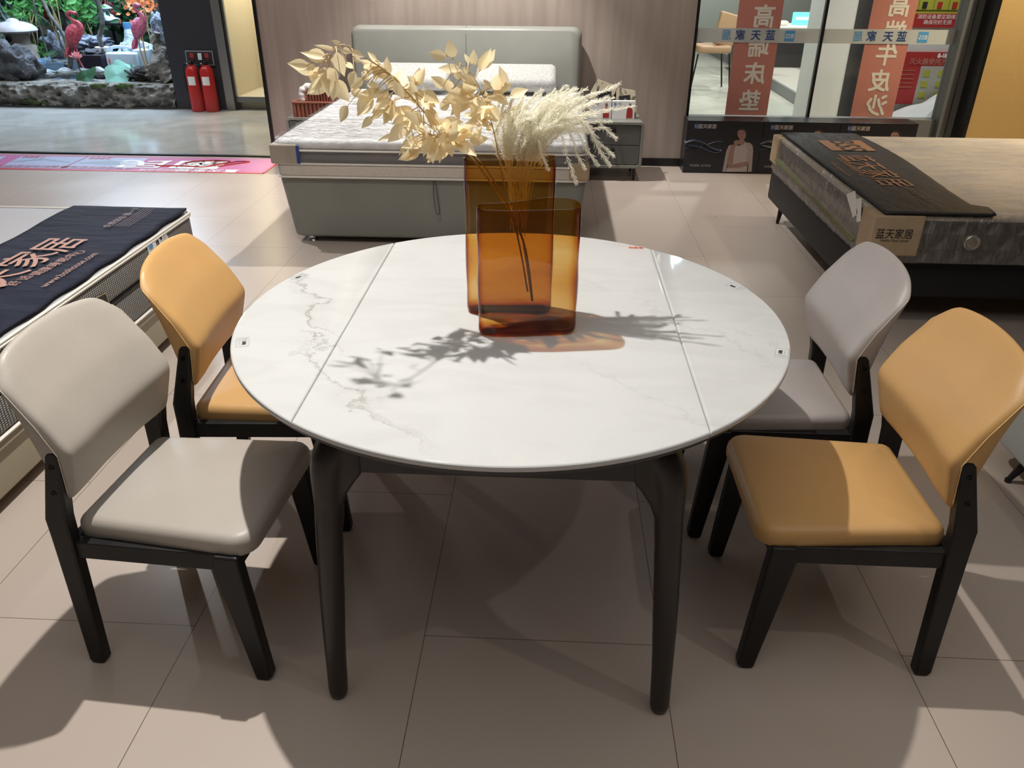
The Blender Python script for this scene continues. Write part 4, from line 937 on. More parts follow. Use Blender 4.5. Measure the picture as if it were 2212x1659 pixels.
for ch, px, py in zip('舒适健康睡眠中心', (31, 56, 81, 100, 119, 138, 155, 172), (612, 600, 590, 581, 571, 561, 552, 545)):
    words(ch, .048, onl(px, py), (0, 1, 0), (-1, 0, 0), M_copper, rl)
words('www.bsshouse.com', .044, (onl(98, 610)+onl(203, 554))/2, (0, 1, 0), (-1, 0, 0), M_copper, rl)
small_print(rl, onl(288, 470)+Vector((0, 0, .001)), (0, 1, 0), (-1, 0, 0), mat('dim_copper', (.25, .14, .12), .5))

# ---------------------------------------------------------------- floor banner
fb = thing('floor_banner', 'long pink and lilac advertising banner stuck on the floor', 'floor banner', (-4.3, 6.49, 0))
bm = BM(); bm.faces.new([bm.verts.new(p) for p in ((-6.1, 6.235, .002), (-2.315, 6.235, .002), (-2.315, 6.76, .002), (-6.1, 6.76, .002))]); obj('banner_sheet', bm, M_fb, fb, smooth=False)
bm = BM(); box(bm, -6.1, -2.315, 6.232, 6.262, .001, .003); box(bm, -2.33, -2.312, 6.235, 6.74, .001, .003); obj('red_border', bm, mat('banner_red', (.62, .04, .04), .4), fb, smooth=False)
fl = lambda px, py: P(px, py, z=.0035)
for k, pts in enumerate((((0, 338), (15, 337), (-20, 356), (-60, 356)), ((48, 337), (188, 339), (130, 364), (-2, 361)), ((192, 339), (321, 342), (283, 365), (134, 364)))):
    pn = poly('product_panel', [fl(x, y) for x, y in pts], M_fbp, fb)
gr = mat('printed_grey', (.22, .26, .34), .5)
poly('printed_bed', [P(x, y, z=.004) for x, y in ((22, 349), (90, 342.5), (152, 350), (150, 352), (96, 345.5), (30, 350))], gr, fb)
poly('printed_bed', [P(x, y, z=.004) for x, y in ((165, 352), (236, 346.5), (299, 353), (235, 357))], gr, fb)
for px, py, tx in ((75, 338.6, '1999'), (218, 341.5, '2999')): words(tx, .10, P(px, py, z=.0045), (-1, 0, 0), (0, -1, 0), M_redsign, fb, bold=.002)
for px, py, tx in ((62, 358.6, '高端软床床垫特价款'), (212, 361, '品质睡眠床垫特惠')): words(tx, .085, P(px, py, z=.0045), (-1, 0, 0), (0, -1, 0), M_redsign, fb, squeeze=.9)
words('国民', .30, P(370, 354, z=.0045), (-1, 0, 0), (0, -1, 0), M_pure, fb, bold=.004, squeeze=1.6)
words('家', .30, P(437, 354, z=.0045), (-1, 0, 0), (0, -1, 0), M_pure, fb, bold=.004, squeeze=1.2)
bm = BM(); tube(bm, cat([P(x, y, z=.004) for x, y in ((335, 359), (400, 360), (440, 362), (470, 356), (500, 351), (470, 348), (420, 350), (400, 354))], 5), .012, 6, flat=.1)
tube(bm, cat([P(x, y, z=.004) for x, y in ((460, 359), (490, 353), (515, 349), (540, 350), (500, 356), (470, 361))], 5), .010, 6, flat=.1); obj('red_ribbon', bm, M_redsign, fb)
words('蓝天家居', .10, P(448, 368, z=.0045), (-1, 0, 0), (0, -1, 0), M_pure, fb, bold=.001, squeeze=1.3)
poly('logo_patch', [P(x, y, z=.0045) for x, y in ((486, 372), (506, 372.5), (514, 367.5), (494, 367))], M_pure, fb)
words('中国行业品牌', .07, P(355, 366.5, z=.0045), (-1, 0, 0), (0, -1, 0), M_pure, fb)

# ---------------------------------------------------------------- cartons under the shop window
CP = lambda X, Yc: (1470+X/6.703, 230+Yc/6.703)
def figure(parent, dx):
    y = 6.5165
    W_ = lambda X, Yc, k=0: P(*CP(X, Yc), Y=6.5165)+Vector((dx, -.0006*k, 0))
    f = lambda nm, pts, m, k: poly(nm, [W_(X, Yc, k) for X, Yc in pts], m, pr)
    pr = poly('printed_portrait', [W_(X, Yc) for X, Yc in ((740, 560), (850, 570), (935, 520), (985, 560), (975, 760), (960, 945), (655, 945), (690, 850), (720, 700))], M_dress, parent)
    f('cape', [(700, 565), (735, 555), (700, 700), (665, 900), (655, 945), (605, 945), (640, 760), (665, 640)], M_dress2, 1)
    f('cape', [(935, 515), (1010, 530), (1045, 570), (1052, 640), (1030, 945), (972, 945), (985, 820), (950, 740), (975, 650)], M_dress2, 1)
    f('arm', [(742, 548), (800, 560), (775, 640), (757, 830), (700, 862), (668, 820), (700, 680)], M_skin, 2)
    f('arm', [(680, 858), (860, 815), (975, 795), (985, 845), (850, 880), (700, 892)], M_skin, 2)
    f('hand', [(768, 512), (800, 486), (850, 492), (862, 528), (822, 562), (778, 556)], M_skin, 3)
    f('neck', [(850, 470), (930, 440), (937, 520), (890, 565), (852, 545)], M_skin, 1)
    f('hair', [(818, 430), (812, 370), (836, 318), (888, 300), (945, 322), (976, 380), (970, 440), (945, 492), (925, 500), (900, 400), (840, 420)], M_hair, 2)
    f('face', [(885+60*math.cos(a)+8*math.sin(a), 405+78*math.sin(a)) for a in (i*math.pi/8 for i in range(16))], M_skin, 3)
    f('hair', [(818, 380), (836, 318), (888, 300), (945, 322), (960, 400), (930, 350), (890, 338), (845, 345)], M_hair, 4)
    for ex in (862, 908): f('eye', [(ex-14, 385), (ex, 378), (ex+14, 386), (ex, 392)], M_hair, 4)
    f('lips', [(858, 440), (872, 436), (888, 441), (872, 449)], mat('printed_lips', (.30, .06, .06), .6), 4)
for k, lb in enumerate(('black carton with a full printed woman in white, left below the window', 'black carton behind the mattress corner, middle one below the window', 'black carton next to the grey frame, right one below the window')):
    x = 1.075+.60*k; s = thing('display_carton', lb, 'carton', (x+.3, 6.62, 0), 0, 'black printed cartons below the shop window')
    mkbox('carton_body', M_cart, s, x, x+.598, 6.517, 6.735, 0, .412, bev=.003)
    dx = .6*k
    sq = [P(*CP(X, Yc), Y=6.516)+Vector((dx, 0, 0)) for X, Yc in ((203, 325), (282, 328), (285, 250), (206, 246))]; poly('logo_square', sq, M_cartb, s)
    c_ = sum(sq, Vector())/4; words('BSS', .03, c_+Vector((0, -.001, 0)), (1, 0, 0), (0, 0, 1), M_greyp, s)
    q = P(*CP(392, 292), Y=6.515); words('蓝天家居', .036, q+Vector((dx, 0, 0)), (1, 0, 0), (0, 0, 1), mat('carton_print', (.30, .27, .25), .5), s, bold=.0012)
    q = P(*CP(285, 857), Y=6.515); words('舒适睡眠  蓝天家居', .020, q+Vector((dx, 0, 0)), (1, 0, 0), (0, 0, 1), mat('carton_print_dim', (.22, .20, .18), .5), s, bold=.0004)
    bm = BM()
    for pts, r in ((((60, 520), (180, 480), (330, 515), (480, 600), (590, 630)), .013), (((60, 600), (220, 600), (360, 560), (480, 515), (620, 500)), .005), (((330, 590), (430, 635), (520, 650), (590, 620)), .014), (((80, 530), (200, 560), (330, 590)), .012)):
        tube(bm, cat([P(*CP(X, Yc), Y=6.516)+Vector((dx, 0, 0)) for X, Yc in pts], 5), r, 6, flat=.04)
    obj('printed_swoosh', bm, M_swoosh, s)
    figure(s, dx)
# banners hanging in front of the glass
for k, (xa, xb, z0_, txt, pos, lb) in enumerate(((1.415, 1.755, .413, '高端床垫', ((1650, 39), (1639, 103), (1630, 162), (1619, 221)), 'salmon banner with four white characters on the left pane'),
                                                (2.430, 2.765, .413, '高端牛皮沙', ((1943, 15), (1932, 73), (1914, 122), (1900, 178), (1892, 231)), 'salmon banner with white characters on the right pane'))):
    s = thing('window_banner', lb, 'banner', ((xa+xb)/2, YG-.02, z0_), 0, 'salmon banners on the shop window')
    mkbox('banner_sheet', M_banner, s, xa, xb, YG-.0055, YG-.0045, z0_, 1.75)
    for ch, (px, py) in zip(txt, pos):
        q = P(px, py, Y=YG-.0075); words(ch, .17, q, (-1, 0, 0), (0, 0, 1), M_bannert, s, bold=.004)

# ---------------------------------------------------------------- shop behind the glass
bm = BM(); box(bm, 2.34, 2.60, 7.6, 8.1, 0, 3.3); struct('wall_pillar', bm, M_shoppl)
bm = BM(); box(bm, 2.60, 2.86, 7.59, 8.1, 0, 3.3); struct('wall_pillar', bm, mat('dark_panel', (.05, .05, .052), .5))
bm = BM(); box(bm, 2.98, 5.2, 8.0, 8.2, 0, 3.3); struct('wall_side', bm, M_shoppl)
bm = BM(); box(bm, 3.62, 5.0, 7.6, 8.0, 0, 3.3); struct('wall_side', bm, M_frame)
bm = BM(); box(bm, 2.86, 3.62, 7.6, 8.0, 0, 3.3); struct('wall_side', bm, M_shoppl)
bm = BM(); prism(bm, [(2.9, 18, .0), (3.0, 12.5, 0), (2.95, 9.2, 0), (3.1, 9.2, 0), (7.9, 9.2, 0), (7.9, 18, 0)], (0, 0, .12)); struct('trim_5', bm, mat('platform_stone', (.46, .43, .38), .35))
bm = BM(); prism(bm, [(2.86, 18, .0), (2.96, 12.5, 0), (2.91, 9.1, 0), (2.95, 9.1, 0), (3.0, 12.5, 0), (2.9, 18, 0)], (0, 0, .125)); struct('trim_6', bm, M_frame)
s = thing('shop_chair', 'tan chair with thin black legs seen through the left pane', 'chair', (2.05, 11.3, 0))
bm = BM(); cushion(bm, 1.86, 2.30, 11.1, 11.55, .47, .56, r=.06, e=.03); obj('seat', bm, M_tan, s)
bm = BM(); cushion(bm, 0, .34, 0, .07, 0, .40, r=.03, e=.03); bm.transform(Matrix.Translation((2.08, 11.15, .58)) @ Matrix.Rotation(math.radians(35), 4, 'Z') @ Matrix.Rotation(math.radians(12), 4, 'Y')); obj('backrest', bm, M_tan, s)
for sx in (1.80, 2.32):
    for sy in (11.05, 11.6):
        bm = BM(); tube(bm, [(sx+(.06 if sx < 2 else -.06), sy, .47), (sx, sy, 0)], .011, 8); obj('leg', bm, M_black, s)
s = thing('shop_table', 'dark slim table corner at the left edge of the window', 'table', (1.6, 11.6, 0))
mkbox('tabletop', M_black, s, 1.25, 1.93, 11.5, 12.3, .66, .69, bev=.004)
for x, y in ((1.3, 11.6), (1.88, 11.6), (1.3, 12.2), (1.88, 12.2)):
    bm = BM(); tube(bm, [(x, y, .66), (x-.02, y, 0)], .014, 8); obj('leg', bm, M_black, s)
s = thing('potted_plant', 'green leafy plant partly hidden by the left salmon banner', 'plant', (2.75, 12.2, 0))
bm = BM(); lathe(bm, [(.12, 0), (.15, .05), (.17, .38), (.15, .40)], (2.75, 12.2, 0), 20); obj('pot', bm, M_counter, s)
bm = BM(); random.seed(5)
for k in range(14):
    a = random.uniform(0, 6.28); q = Vector((2.75, 12.2, .4)); e = q+Vector((math.cos(a)*.35, math.sin(a)*.25, random.uniform(.25, .75))); leaf(bm, q, e, .10, .3, None, -.2)
obj('leaves', bm, M_bgreen, s)
s = thing('reception_counter', 'dark counter with a white top between the banners', 'counter', (3.4, 13.2, .12))
mkbox('counter_body', M_counter, s, 2.75, 5.2, 12.9, 13.6, .12, .62)
mkbox('counter_top', M_top, s, 2.70, 5.25, 12.8, 13.7, .62, .68, bev=.005)
bm = BM(); cushion(bm, 3.75, 4.6, 12.0, 12.91, .50, .54, r=.15, e=.015); tag(obj('floating_shelf', bm, mat('blush_top', (.5, .38, .32), .4)), 'rounded blush shelf jutting out before the dark counter', 'shelf')
s = thing('round_stool', 'white-topped wooden drum stool beside the window mullion', 'stool', (3.85, 11.3, .12))
bm = BM(); lathe(bm, [(.16, 0), (.18, .02), (.20, .30), (.19, .32)], (3.85, 11.3, .12), 28); obj('stool_body', bm, M_wood, s)
bm = BM(); lathe(bm, [(.19, 0), (.21, .01), (.21, .03), (.18, .04)], (3.85, 11.3, .44), 28); obj('stool_top', bm, M_top, s)
q = P(1732, 49, Y=13.2); s = thing('sign_board', 'glowing teal sign standing on the white counter', 'sign', (q.x, 13.2, .68))
mkbox('light_panel', M_teal, s, q.x-.15, q.x+.15, 13.19, 13.22, .685, .86, bev=.01)
mkbox('pale_band', mat('pale_light_band', (.6, .8, .8), .5, emit=(.5, .9, .95), es=1.2), s, q.x-.10, q.x+.11, 13.184, 13.189, .755, .795)
bm = BM(); lathe(bm, [(.05, 0), (.08, .05), (.04, .07)], (3.42, 13.1, .68), 16); tag(obj('bowl', bm, M_top), 'small white bowl on the counter left of the teal sign', 'bowl')
# fire notices and dust sheet
s = thing('fire_notice', 'upper fire notice, yellow-green over red, above the frosted strip', 'notice', (3.35, 7.59, .98), 0, 'fire safety notices')
def wbox(nm, xa, xb, za, zb, m, p, y0_=7.585, y1_=7.597): return mkbox(nm, m, p, xa, xb, y0_, y1_, za, zb)
wbox('notice_board', 2.90, 3.47, 1.03, 1.14, M_redsign, s); wbox('notice_top', 2.90, 3.47, 1.14, 1.60, M_posty, s)
words('消防设备要定期维护', .040, (3.29, 7.582, 1.113), (1, 0, 0), (0, 0, 1), M_pure, s); words('确保完好无损', .040, (3.29, 7.582, 1.070), (1, 0, 0), (0, 0, 1), M_pure, s)
for k in range(3):
    xx = 3.15+.125*k; wbox('pictogram', xx-.05, xx-.048, 1.16, 1.27, M_ink, s, 7.582, 7.584); wbox('pictogram', xx-.02, xx+.02, 1.18, 1.23, M_redsign if k else M_ink, s, 7.582, 7.584)
wbox('pictogram_line', 3.06, 3.46, 1.164, 1.168, M_ink, s, 7.582, 7.584)
s = thing('fire_notice', 'lower red fire notice with small drawings above the dust sheet', 'notice', (3.30, 7.59, .4), 0, 'fire safety notices')
wbox('notice_board', 2.90, 3.50, .40, .835, M_redsign, s); wbox('drawing_sheet', 3.24, 3.50, .40, .72, M_postg, s, 7.581, 7.585)
words('灭火器使用方法', .055, (3.32, 7.581, .755), (1, 0, 0), (0, 0, 1), M_banner, s, bold=.001); words('0-18', .045, (3.40, 7.58, .805), (1, 0, 0), (0, 0, 1), M_pure, s, bold=.003)
for k in range(6):
    xx = 3.30+.13*(k % 2); zz = .66-.09*(k//2); wbox('drawing', xx-.03, xx+.03, zz-.025, zz+.025, M_posty, s, 7.578, 7.58)
for k in range(5): wbox('text_line', 3.07, 3.20, .68-.035*k, .685-.035*k, M_banner, s, 7.582, 7.584)
bm = BM()
def sheetf(u, v):
    x = 2.99+.85*u; y = 6.95+.55*v; h = .30+.36*min(1, u*1.15)**.8
    z = h*(1-.06*(2*v-1)**2)
    d = .028*noise.noise(Vector((x*7+y*3, y*4, 3)))+.014*math.sin(18*x+7*y)
    if v < .18: z = (h+d)*(v/.18)**.3
    return Vector((x, y-(.02*math.sin(x*25) if v < .18 else 0), max(.001, z+d)))
grid(bm, sheetf, 50, 40); tag(obj('dust_sheet', bm, M_sheet), 'white dust sheet heaped over goods behind the right pane', 'dust sheet')

# ---------------------------------------------------------------- fire extinguishers
for k, (x, lb) in enumerate(((-4.015, 'red fire extinguisher nearer the rock garden'), (-3.855, 'red fire extinguisher nearer the aluminium trim'))):
    s = thing('fire_extinguisher', lb, 'fire extinguisher', (x, 9.09, 0), 0, 'fire extinguishers before the dark column')
    bm = BM(); lathe(bm, [(.066, 0), (.074, .006), (.075, .03), (.075, .42), (.066, .455), (.042, .480), (.022, .490)], (x, 9.09, 0), 28); obj('cylinder', bm, M_red, s)
    bm = BM(); lathe(bm, [(.022, .49), (.022, .52), (.012, .53)], (x, 9.09, 0), 14); box(bm, x-.01, x+.055, 9.08, 9.10, .525, .537); box(bm, x-.01, x+.06, 9.08, 9.10, .548, .560); obj('valve', bm, M_black, s, smooth=False)
    bm = BM(); lathe(bm, [(.012, 0), (.014, .006), (.012, .012)], (x-.03, 9.06, .505), 12); obj('gauge', bm, M_chrome, s)
    bm = BM(); tube(bm, cat([(x-.01, 9.08, .51), (x-.055, 9.05, .50), (x-.085, 9.06, .40), (x-.083, 9.07, .20)], 5), .009, 8); obj('hose', bm, M_black, s)
    bm = BM()
    v = grid(bm, lambda u, w: Vector((x+.0762*math.sin(-.5+1.1*u), 9.09-.0762*math.cos(-.5+1.1*u), .285+.09*w)), 8, 1); obj('paper_label', bm, M_pure, s)
s = thing('extinguisher_sign', 'square pictogram plate on the dark column above the extinguishers', 'sign', (-3.93, 9.19, .5))
mkbox('plate', M_greyp, s, -4.10, -3.79, 9.185, 9.199, .475, .625)
mkbox('plate_face', M_dark, s, -4.09, -3.80, 9.182, 9.186, .485, .615)
for x in (-4.03, -3.94, -3.86): mkbox('pictogram', M_redsign if x != -3.94 else M_pure, s, x-.022, x+.022, 9.179, 9.183, .53, .60, bev=.004)

# ---------------------------------------------------------------- rock garden
def rock(bm, c, r, seed, amp=.35, f=2.2, sub=4):
    t_ = BM(); bmesh.ops.create_icosphere(t_, subdivisions=sub, radius=1)
    for v in t_.verts:
        n_ = v.co.normalized(); d = 1+amp*noise.fractal(n_*f+Vector((seed, 0, 0)), 1.0, 2.0, 5)
        v.co = Vector((c[0]+n_.x*r[0]*d, c[1]+n_.y*r[1]*d, c[2]+n_.z*r[2]*d))
    tm = bpy.data.meshes.new('t'); t_.to_mesh(tm); t_.free(); bm.from_mesh(tm); bpy.data.meshes.remove(tm)
def rock_o(name, lb, cat_, c, r, seed, m, amp=.35, f=2.2, group=None):
    bm = BM(); rock(bm, c, r, seed, amp, f); return tag(obj(name, bm, m, angle=180), lb, cat_, group)
kb = thing('rock_kerb', 'rough grey-brown rock kerb along the front of the garden', 'kerb', (-6, 9.36, 0))
bm = BM()
def kf(u, v):
    a = v*math.pi; x = -8.2+3.88*u; prof = [(0, 0), (-.02, .12), (0, .23), (.05, .262), (.36, .262), (.36, 0)]
    k = v*5; i = min(int(k), 4); fr_ = k-i; dy = prof[i][0]+(prof[i+1][0]-prof[i][0])*fr_; dz = prof[i][1]+(prof[i+1][1]-prof[i][1])*fr_
    n_ = noise.fractal(Vector((x*5, dy*5, dz*8)), 1, 2, 4); n2 = noise.voronoi(Vector((x*14, dy*12, dz*16)))[0][0]
    return Vector((x, 9.2+.025+dy-.035*n_-.085*n2+.035, max(0, dz+(.012*n_ if v > .05 else 0))))
grid(bm, kf, 420, 60); obj('rock_face', bm, M_rock, kb)
mkbox('kerb_skirting', M_counter, kb, -8.2, -4.32, 9.18, 9.20, 0, .018)
bm = BM()
for x, z in ((-6.05, .06), (-5.95, .05), (-5.2, .235), (-4.9, .24)): rock(bm, (x, 9.215, z), (.11, .03, .03), x, .4, 3, 3)
obj('moss_patch', bm, M_moss, kb)
bm = BM(); box(bm, -8.2, -4.32, 9.5, 12.7, 0, .20); tag(obj('garden_bed', bm, noisy('wet_gravel', (.03, .035, .035), (.10, .12, .12), 12, .25, .8, 30), smooth=False), 'dark wet bed filling the rock garden', 'garden bed')
def gp_(px, py, Y): return P(px, py, Y=Y)
rock_o('garden_rock', 'dark jagged rock standing left before the stone lantern', 'rock', (-6.40, 9.50, .38), (.34, .16, .26), 3.1, M_rockd, .5, 2.4)
q = gp_(125, 105, 10.4); rock_o('garden_rock', 'blue-grey boulder between the lantern and the first flamingo', 'rock', (q.x, 10.4, q.z-.02), (.19, .15, .22), 7.7, M_rockb, .35, 2)
q = gp_(198, 95, 10.5); rock_o('garden_rock', 'pale craggy rock right of the darker flamingo', 'rock', (q.x, 10.5, q.z), (.24, .15, .09), 9.2, M_rockb, .6, 3)
q = gp_(200, 112, 10.2); rock_o('garden_rock', 'low black rock under the pale craggy one', 'rock', (q.x, 10.2, q.z-.03), (.14, .12, .06), 4.2, M_rockd, .5, 2.4)
q = gp_(128, 142, 9.95); rock_o('garden_rock', 'small dark rock inside the acrylic trough', 'rock', (q.x, 9.95, q.z), (.16, .10, .06), 5.6, M_rockd, .5, 2.4)
q = gp_(300, 160, 9.45); rock_o('garden_rock', 'small dark rock at the foot of the driftwood stump', 'rock', (q.x, 9.48, q.z), (.16, .1, .07), 2.6, M_rockd, .6, 3)
q = gp_(340, 65, 10.1); rock_o('garden_rock', 'tall slate-blue rock behind the driftwood stump', 'rock', (q.x+.03, 10.1, q.z-.06), (.10, .12, .25), 12.6, M_rockb, .3, 2)
s = tag(obj('driftwood_log', (lambda b_: (tube(b_, [p+Vector((0, noise.noise(p*6)*.03, noise.noise(p*9)*.02)) for p in cat([gp_(68, 166, 9.62), gp_(110, 160, 9.66), gp_(165, 157, 9.70), (gp_(215, 157, 9.68)), gp_(250, 158, 9.66)], 10)], [.05+.015*math.sin(i*.9) for i in range(41)], 14), b_)[1])(BM()), M_bark), 'flat pale wet log lying across the garden front', 'log')
bm = BM(); pts = cat([P(372, 178, Y=9.42), P(352, 150, Y=9.44), P(346, 115, Y=9.47), P(338, 90, Y=9.5), P(342, 70, Y=9.5)], 8)
tube(bm, pts, [.13, .125, .12, .11, .11, .105, .10, .10, .095, .09, .09, .09, .085, .08, .08, .075, .07, .07, .065, .06, .06, .055, .05, .05, .05, .045, .045, .04, .04, .035, .035, .03, .03][:len(pts)], 18)
for v in bm.verts: v.co += Vector((noise.fractal(v.co*9, 1, 2, 4), noise.fractal(v.co*9+Vector((7, 0, 0)), 1, 2, 4), 0))*.045
rock(bm, (P(325, 140, Y=9.45).x, 9.46, .36), (.09, .08, .09), 3, .6, 3, 3)
tag(obj('driftwood_stump', bm, M_rock), 'gnarled brown driftwood stump against the dark column', 'stump')
# stone lantern
LQ = gp_(55, 160, 9.85); lx = LQ.x-.03; zt = gp_(38, 55, 9.85).z
s = thing('stone_lantern', 'round-capped stone lantern at the left of the rock garden', 'lantern', (lx, 9.95, .2))
zb_ = gp_(50, 98, 9.85).z; ze_ = gp_(50, 70, 9.85).z
bm = BM(); lathe(bm, [(.185, .2), (.175, zb_-.03), (.165, zb_-.005), (.13, zb_)], (lx, 9.95, 0), 28); obj('pedestal', bm, M_stone, s)
bm = BM(); lathe(bm, [(.13, zb_), (.135, ze_)], (lx-.01, 9.95, 0), 28); lb_ = obj('light_chamber', bm, M_stone, s)
bm = BM(); loft(bm, [[Vector((lx-.03+r*math.cos(a), 9.812-d, (zb_+ze_)/2+r*math.sin(a))) for a in (2*math.pi*j/18 for j in range(18))] for r, d in ((.035, 0), (.035, .012), (.028, .012), (.028, -.02))]); obj('round_window', bm, M_dark, lb_)
bm = BM(); lathe(bm, [(.02, ze_-.01), (.225, ze_-.008), (.25, ze_+.012), (.238, ze_+.04), (.20, ze_+.075), (.13, ze_+.103), (.075, ze_+.112), (.06, ze_+.13), (.03, ze_+.145), (.005, ze_+.15)], (lx-.02, 9.95, 0), 36); obj('lantern_cap', bm, noisy('cap_stone', (.34, .31, .32), (.42, .39, .40), 9, .5), s)
# flamingos
def flamingo(label, m, pts_neck, body, br, legs, Y, beak):
    s = thing('flamingo', label, 'flamingo figure', (P(*legs[0][-1], Y=Y).x, Y, .25), 0, 'flamingo figures in the rock garden')
    bm = BM(); c_ = P(*body, Y=Y); rings = []
    ax = Vector((br[2], 0, br[3])).normalized()  # body axis, tail to chest
    side = Vector((0, 1, 0)); up = ax.cross(side)
    prof = [(-1.25, .05), (-1.05, .25), (-.8, .5), (-.45, .82), (0, 1), (.4, .95), (.75, .68), (.95, .4), (1.05, .15)]
    for tt, k in prof: rings.append([c_+ax*(tt*br[0])+side*(math.cos(a)*br[1]*.75*k)+up*(math.sin(a)*br[1]*k) for a in (2*math.pi*j/20 for j in range(20))])
    loft(bm, rings)
    np_ = cat([P(x, y, Y=Y) for x, y in pts_neck], 6); n = len(np_)
    tube(bm, np_, [.036-.018*min(1, i/(n*.5)) for i in range(n)], 12)
    h = P(*pts_neck[-1], Y=Y); rock(bm, h, (.034, .024, .024), 1, .05, 1, 2)
    body_o = obj('body', bm, m, s); body_o.modifiers.new('r', 'REMESH').mode = 'VOXEL'; body_o.modifiers['r'].voxel_size = .009; body_o.modifiers['r'].use_smooth_shade = True
    bm = BM(); tube(bm, cat([P(x, y, Y=Y) for x, y in beak], 4), [.014, .014, .013, .012, .011, .010, .008, .006, .004][:4*(len(beak)-1)+1], 8); obj('beak', bm, M_rockd, s)
    for l in legs:
        bm = BM(); tube(bm, cat([P(x, y, Y=Y) for x, y in l], 4), .0085, 8); obj('leg', bm, m if label.startswith('dark') else M_stem, s)
    bm = BM()
    tail = c_-ax*br[0]*1.0
    for k in range(7): leaf(bm, tail+Vector((0, (k-3)*.012, 0)), tail-ax*.11+Vector((0, (k-3)*.02, -.03)), .035, .2, Vector((0, -1, .2)))
    obj('tail_feathers', bm, m, s)
flamingo('dark pink flamingo figure standing behind the lotus flower', M_flam, [(172, 74), (175, 62), (170, 51), (160, 46), (150, 39), (146, 32), (148, 27), (154, 26), (160, 28)], (158, 76), (.14, .092, .35, .55), [[(160, 96), (162, 118), (168, 138), (174, 153)], [(165, 95), (166, 110), (172, 132), (184, 152)]], 9.75, [(160, 28), (165, 31), (166, 36)])
flamingo('bright pink flamingo figure before the plastic bag', M_flam2, [(309, 56), (311, 45), (306, 33), (298, 26), (291, 18), (290, 11), (294, 9), (299, 12)], (299, 61), (.12, .086, .3, .6), [[(300, 80), (303, 108), (314, 142), (318, 168)], [(307, 78), (312, 108), (318, 138), (322, 160)]], 9.6, [(299, 12), (304, 14), (303, 18)])
# lotus
def lotus(label, px, py, Y, r, bud=False, m=M_pink):
    s = thing('lotus_flower', label, 'lotus', (P(px, py, Y=Y).x, Y, .25)); c_ = P(px, py, Y=Y); bm = BM()
    n = 5 if bud else 14
    for k in range(n):
        a = 2.4*k; t_ = .15 if bud else .35+.65*(k/n); e = c_+Vector((math.cos(a)*r*t_, math.sin(a)*r*t_, r*(1.3-.9*t_ if not bud else 1.5))); leaf(bm, c_, e, r*(.7 if not bud else .55), -.5, Vector((math.cos(a), math.sin(a), .2)), .25)
    obj('petals', bm, m, s); bm = BM(); tube(bm, cat([c_, c_+Vector((.0, 0, -.10)), Vector((c_.x+.02, Y, .2))], 4), .006, 6); obj('stem', bm, M_green, s)
lotus('open pink lotus flower at the feet of the dark flamingo', 167, 128, 9.5, .095); lotus('closed pink lotus bud before the white jerry can', 238, 138, 9.5, .05, True)
def pad(label, px, py, Y, r, tx, ty, m=M_lotus, group='lotus leaves'):
    c_ = P(px, py, Y=Y); s = thing('lotus_leaf', label, 'lotus leaf', (c_.x, Y, .2), 0, group); bm = BM()
    u = Vector((1, 0, tx)).normalized(); w = Vector((0, .6, ty)).normalized(); n = 28
    rings = [[c_+u*(r*k*math.cos(a)*(1+.08*math.sin(5*a)))+w*(r*k*math.sin(a))+Vector((0, 0, .02*k*math.sin(3*a))) for a in (2*math.pi*j/n for j in range(n))] for k in (.05, .35, .7, 1)]
    loft(bm, rings, cap1=False); o = obj('leaf_blade', bm, m, s); bm = BM(); tube(bm, [c_, (c_.x, Y+.01, .18)], .005, 6); obj('stem', bm, M_green, s)
pad('large pale lotus leaf low beside the bud', 253, 162, 9.42, .15, -.05, .75); pad('pale lotus leaf folded behind the largest one', 268, 152, 9.5, .12, -.5, .6); pad('small round lotus leaf near the driftwood stump', 290, 146, 9.55, .045, -.3, 1); pad('dark green lotus leaf under the open flower', 185, 165, 9.42, .13, .3, .5, M_green)
# jerry cans, tub, bag, boxes
def can(label, px0, px1, py0, py1, Y, rz=0):
    a = P(px0, py1, Y=Y); c_ = P(px1, py0, Y=Y); x0_, x1_ = a.x, c_.x; za = .2; zb = c_.z
    s = thing('jerry_can', label, 'jerry can', ((x0_+x1_)/2, Y+.09, za), 0, 'white jerry cans'); mm = mat('translucent_white_plastic', (.55, .68, .78), .3)
    bm = BM(); loftbox(bm, x0_, x1_, Y, Y+.18, za, zb-.06, .03, .02); obj('can_body', bm, mm, s, angle=60)
    bm = BM(); tube(bm, cat([(x0_+.05, Y+.09, zb-.065), (x0_+.06, Y+.09, zb-.01), ((x0_+x1_)/2, Y+.09, zb), (x1_-.08, Y+.09, zb-.02), (x1_-.07, Y+.09, zb-.065)], 4), .018, 8); obj('handle', bm, mm, s)
    bm = BM(); lathe(bm, [(.03, 0), (.03, .035), (.02, .04)], (x1_-.04, Y+.09, zb-.062), 14); obj('cap', bm, M_pure, s)
can('wide white jerry can behind the lotus bud', 233, 291, 103, 150, 9.85); can('slimmer white jerry can under the bright flamingo', 293, 314, 95, 148, 9.9)
s = thing('acrylic_trough', 'clear acrylic trough between the lantern and the log', 'trough', (-5.75, 9.95, .2)); a = P(82, 150, Y=9.8); c_ = P(150, 122, Y=10.1)
mkbox('front_wall', M_acryl, s, a.x, c_.x+.08, 9.8, 9.812, .2, .42); mkbox('back_wall', M_acryl, s, a.x, c_.x+.08, 10.1, 10.112, .2, .42); mkbox('side_wall', M_acryl, s, a.x, a.x+.014, 9.812, 10.1, .2, .45)
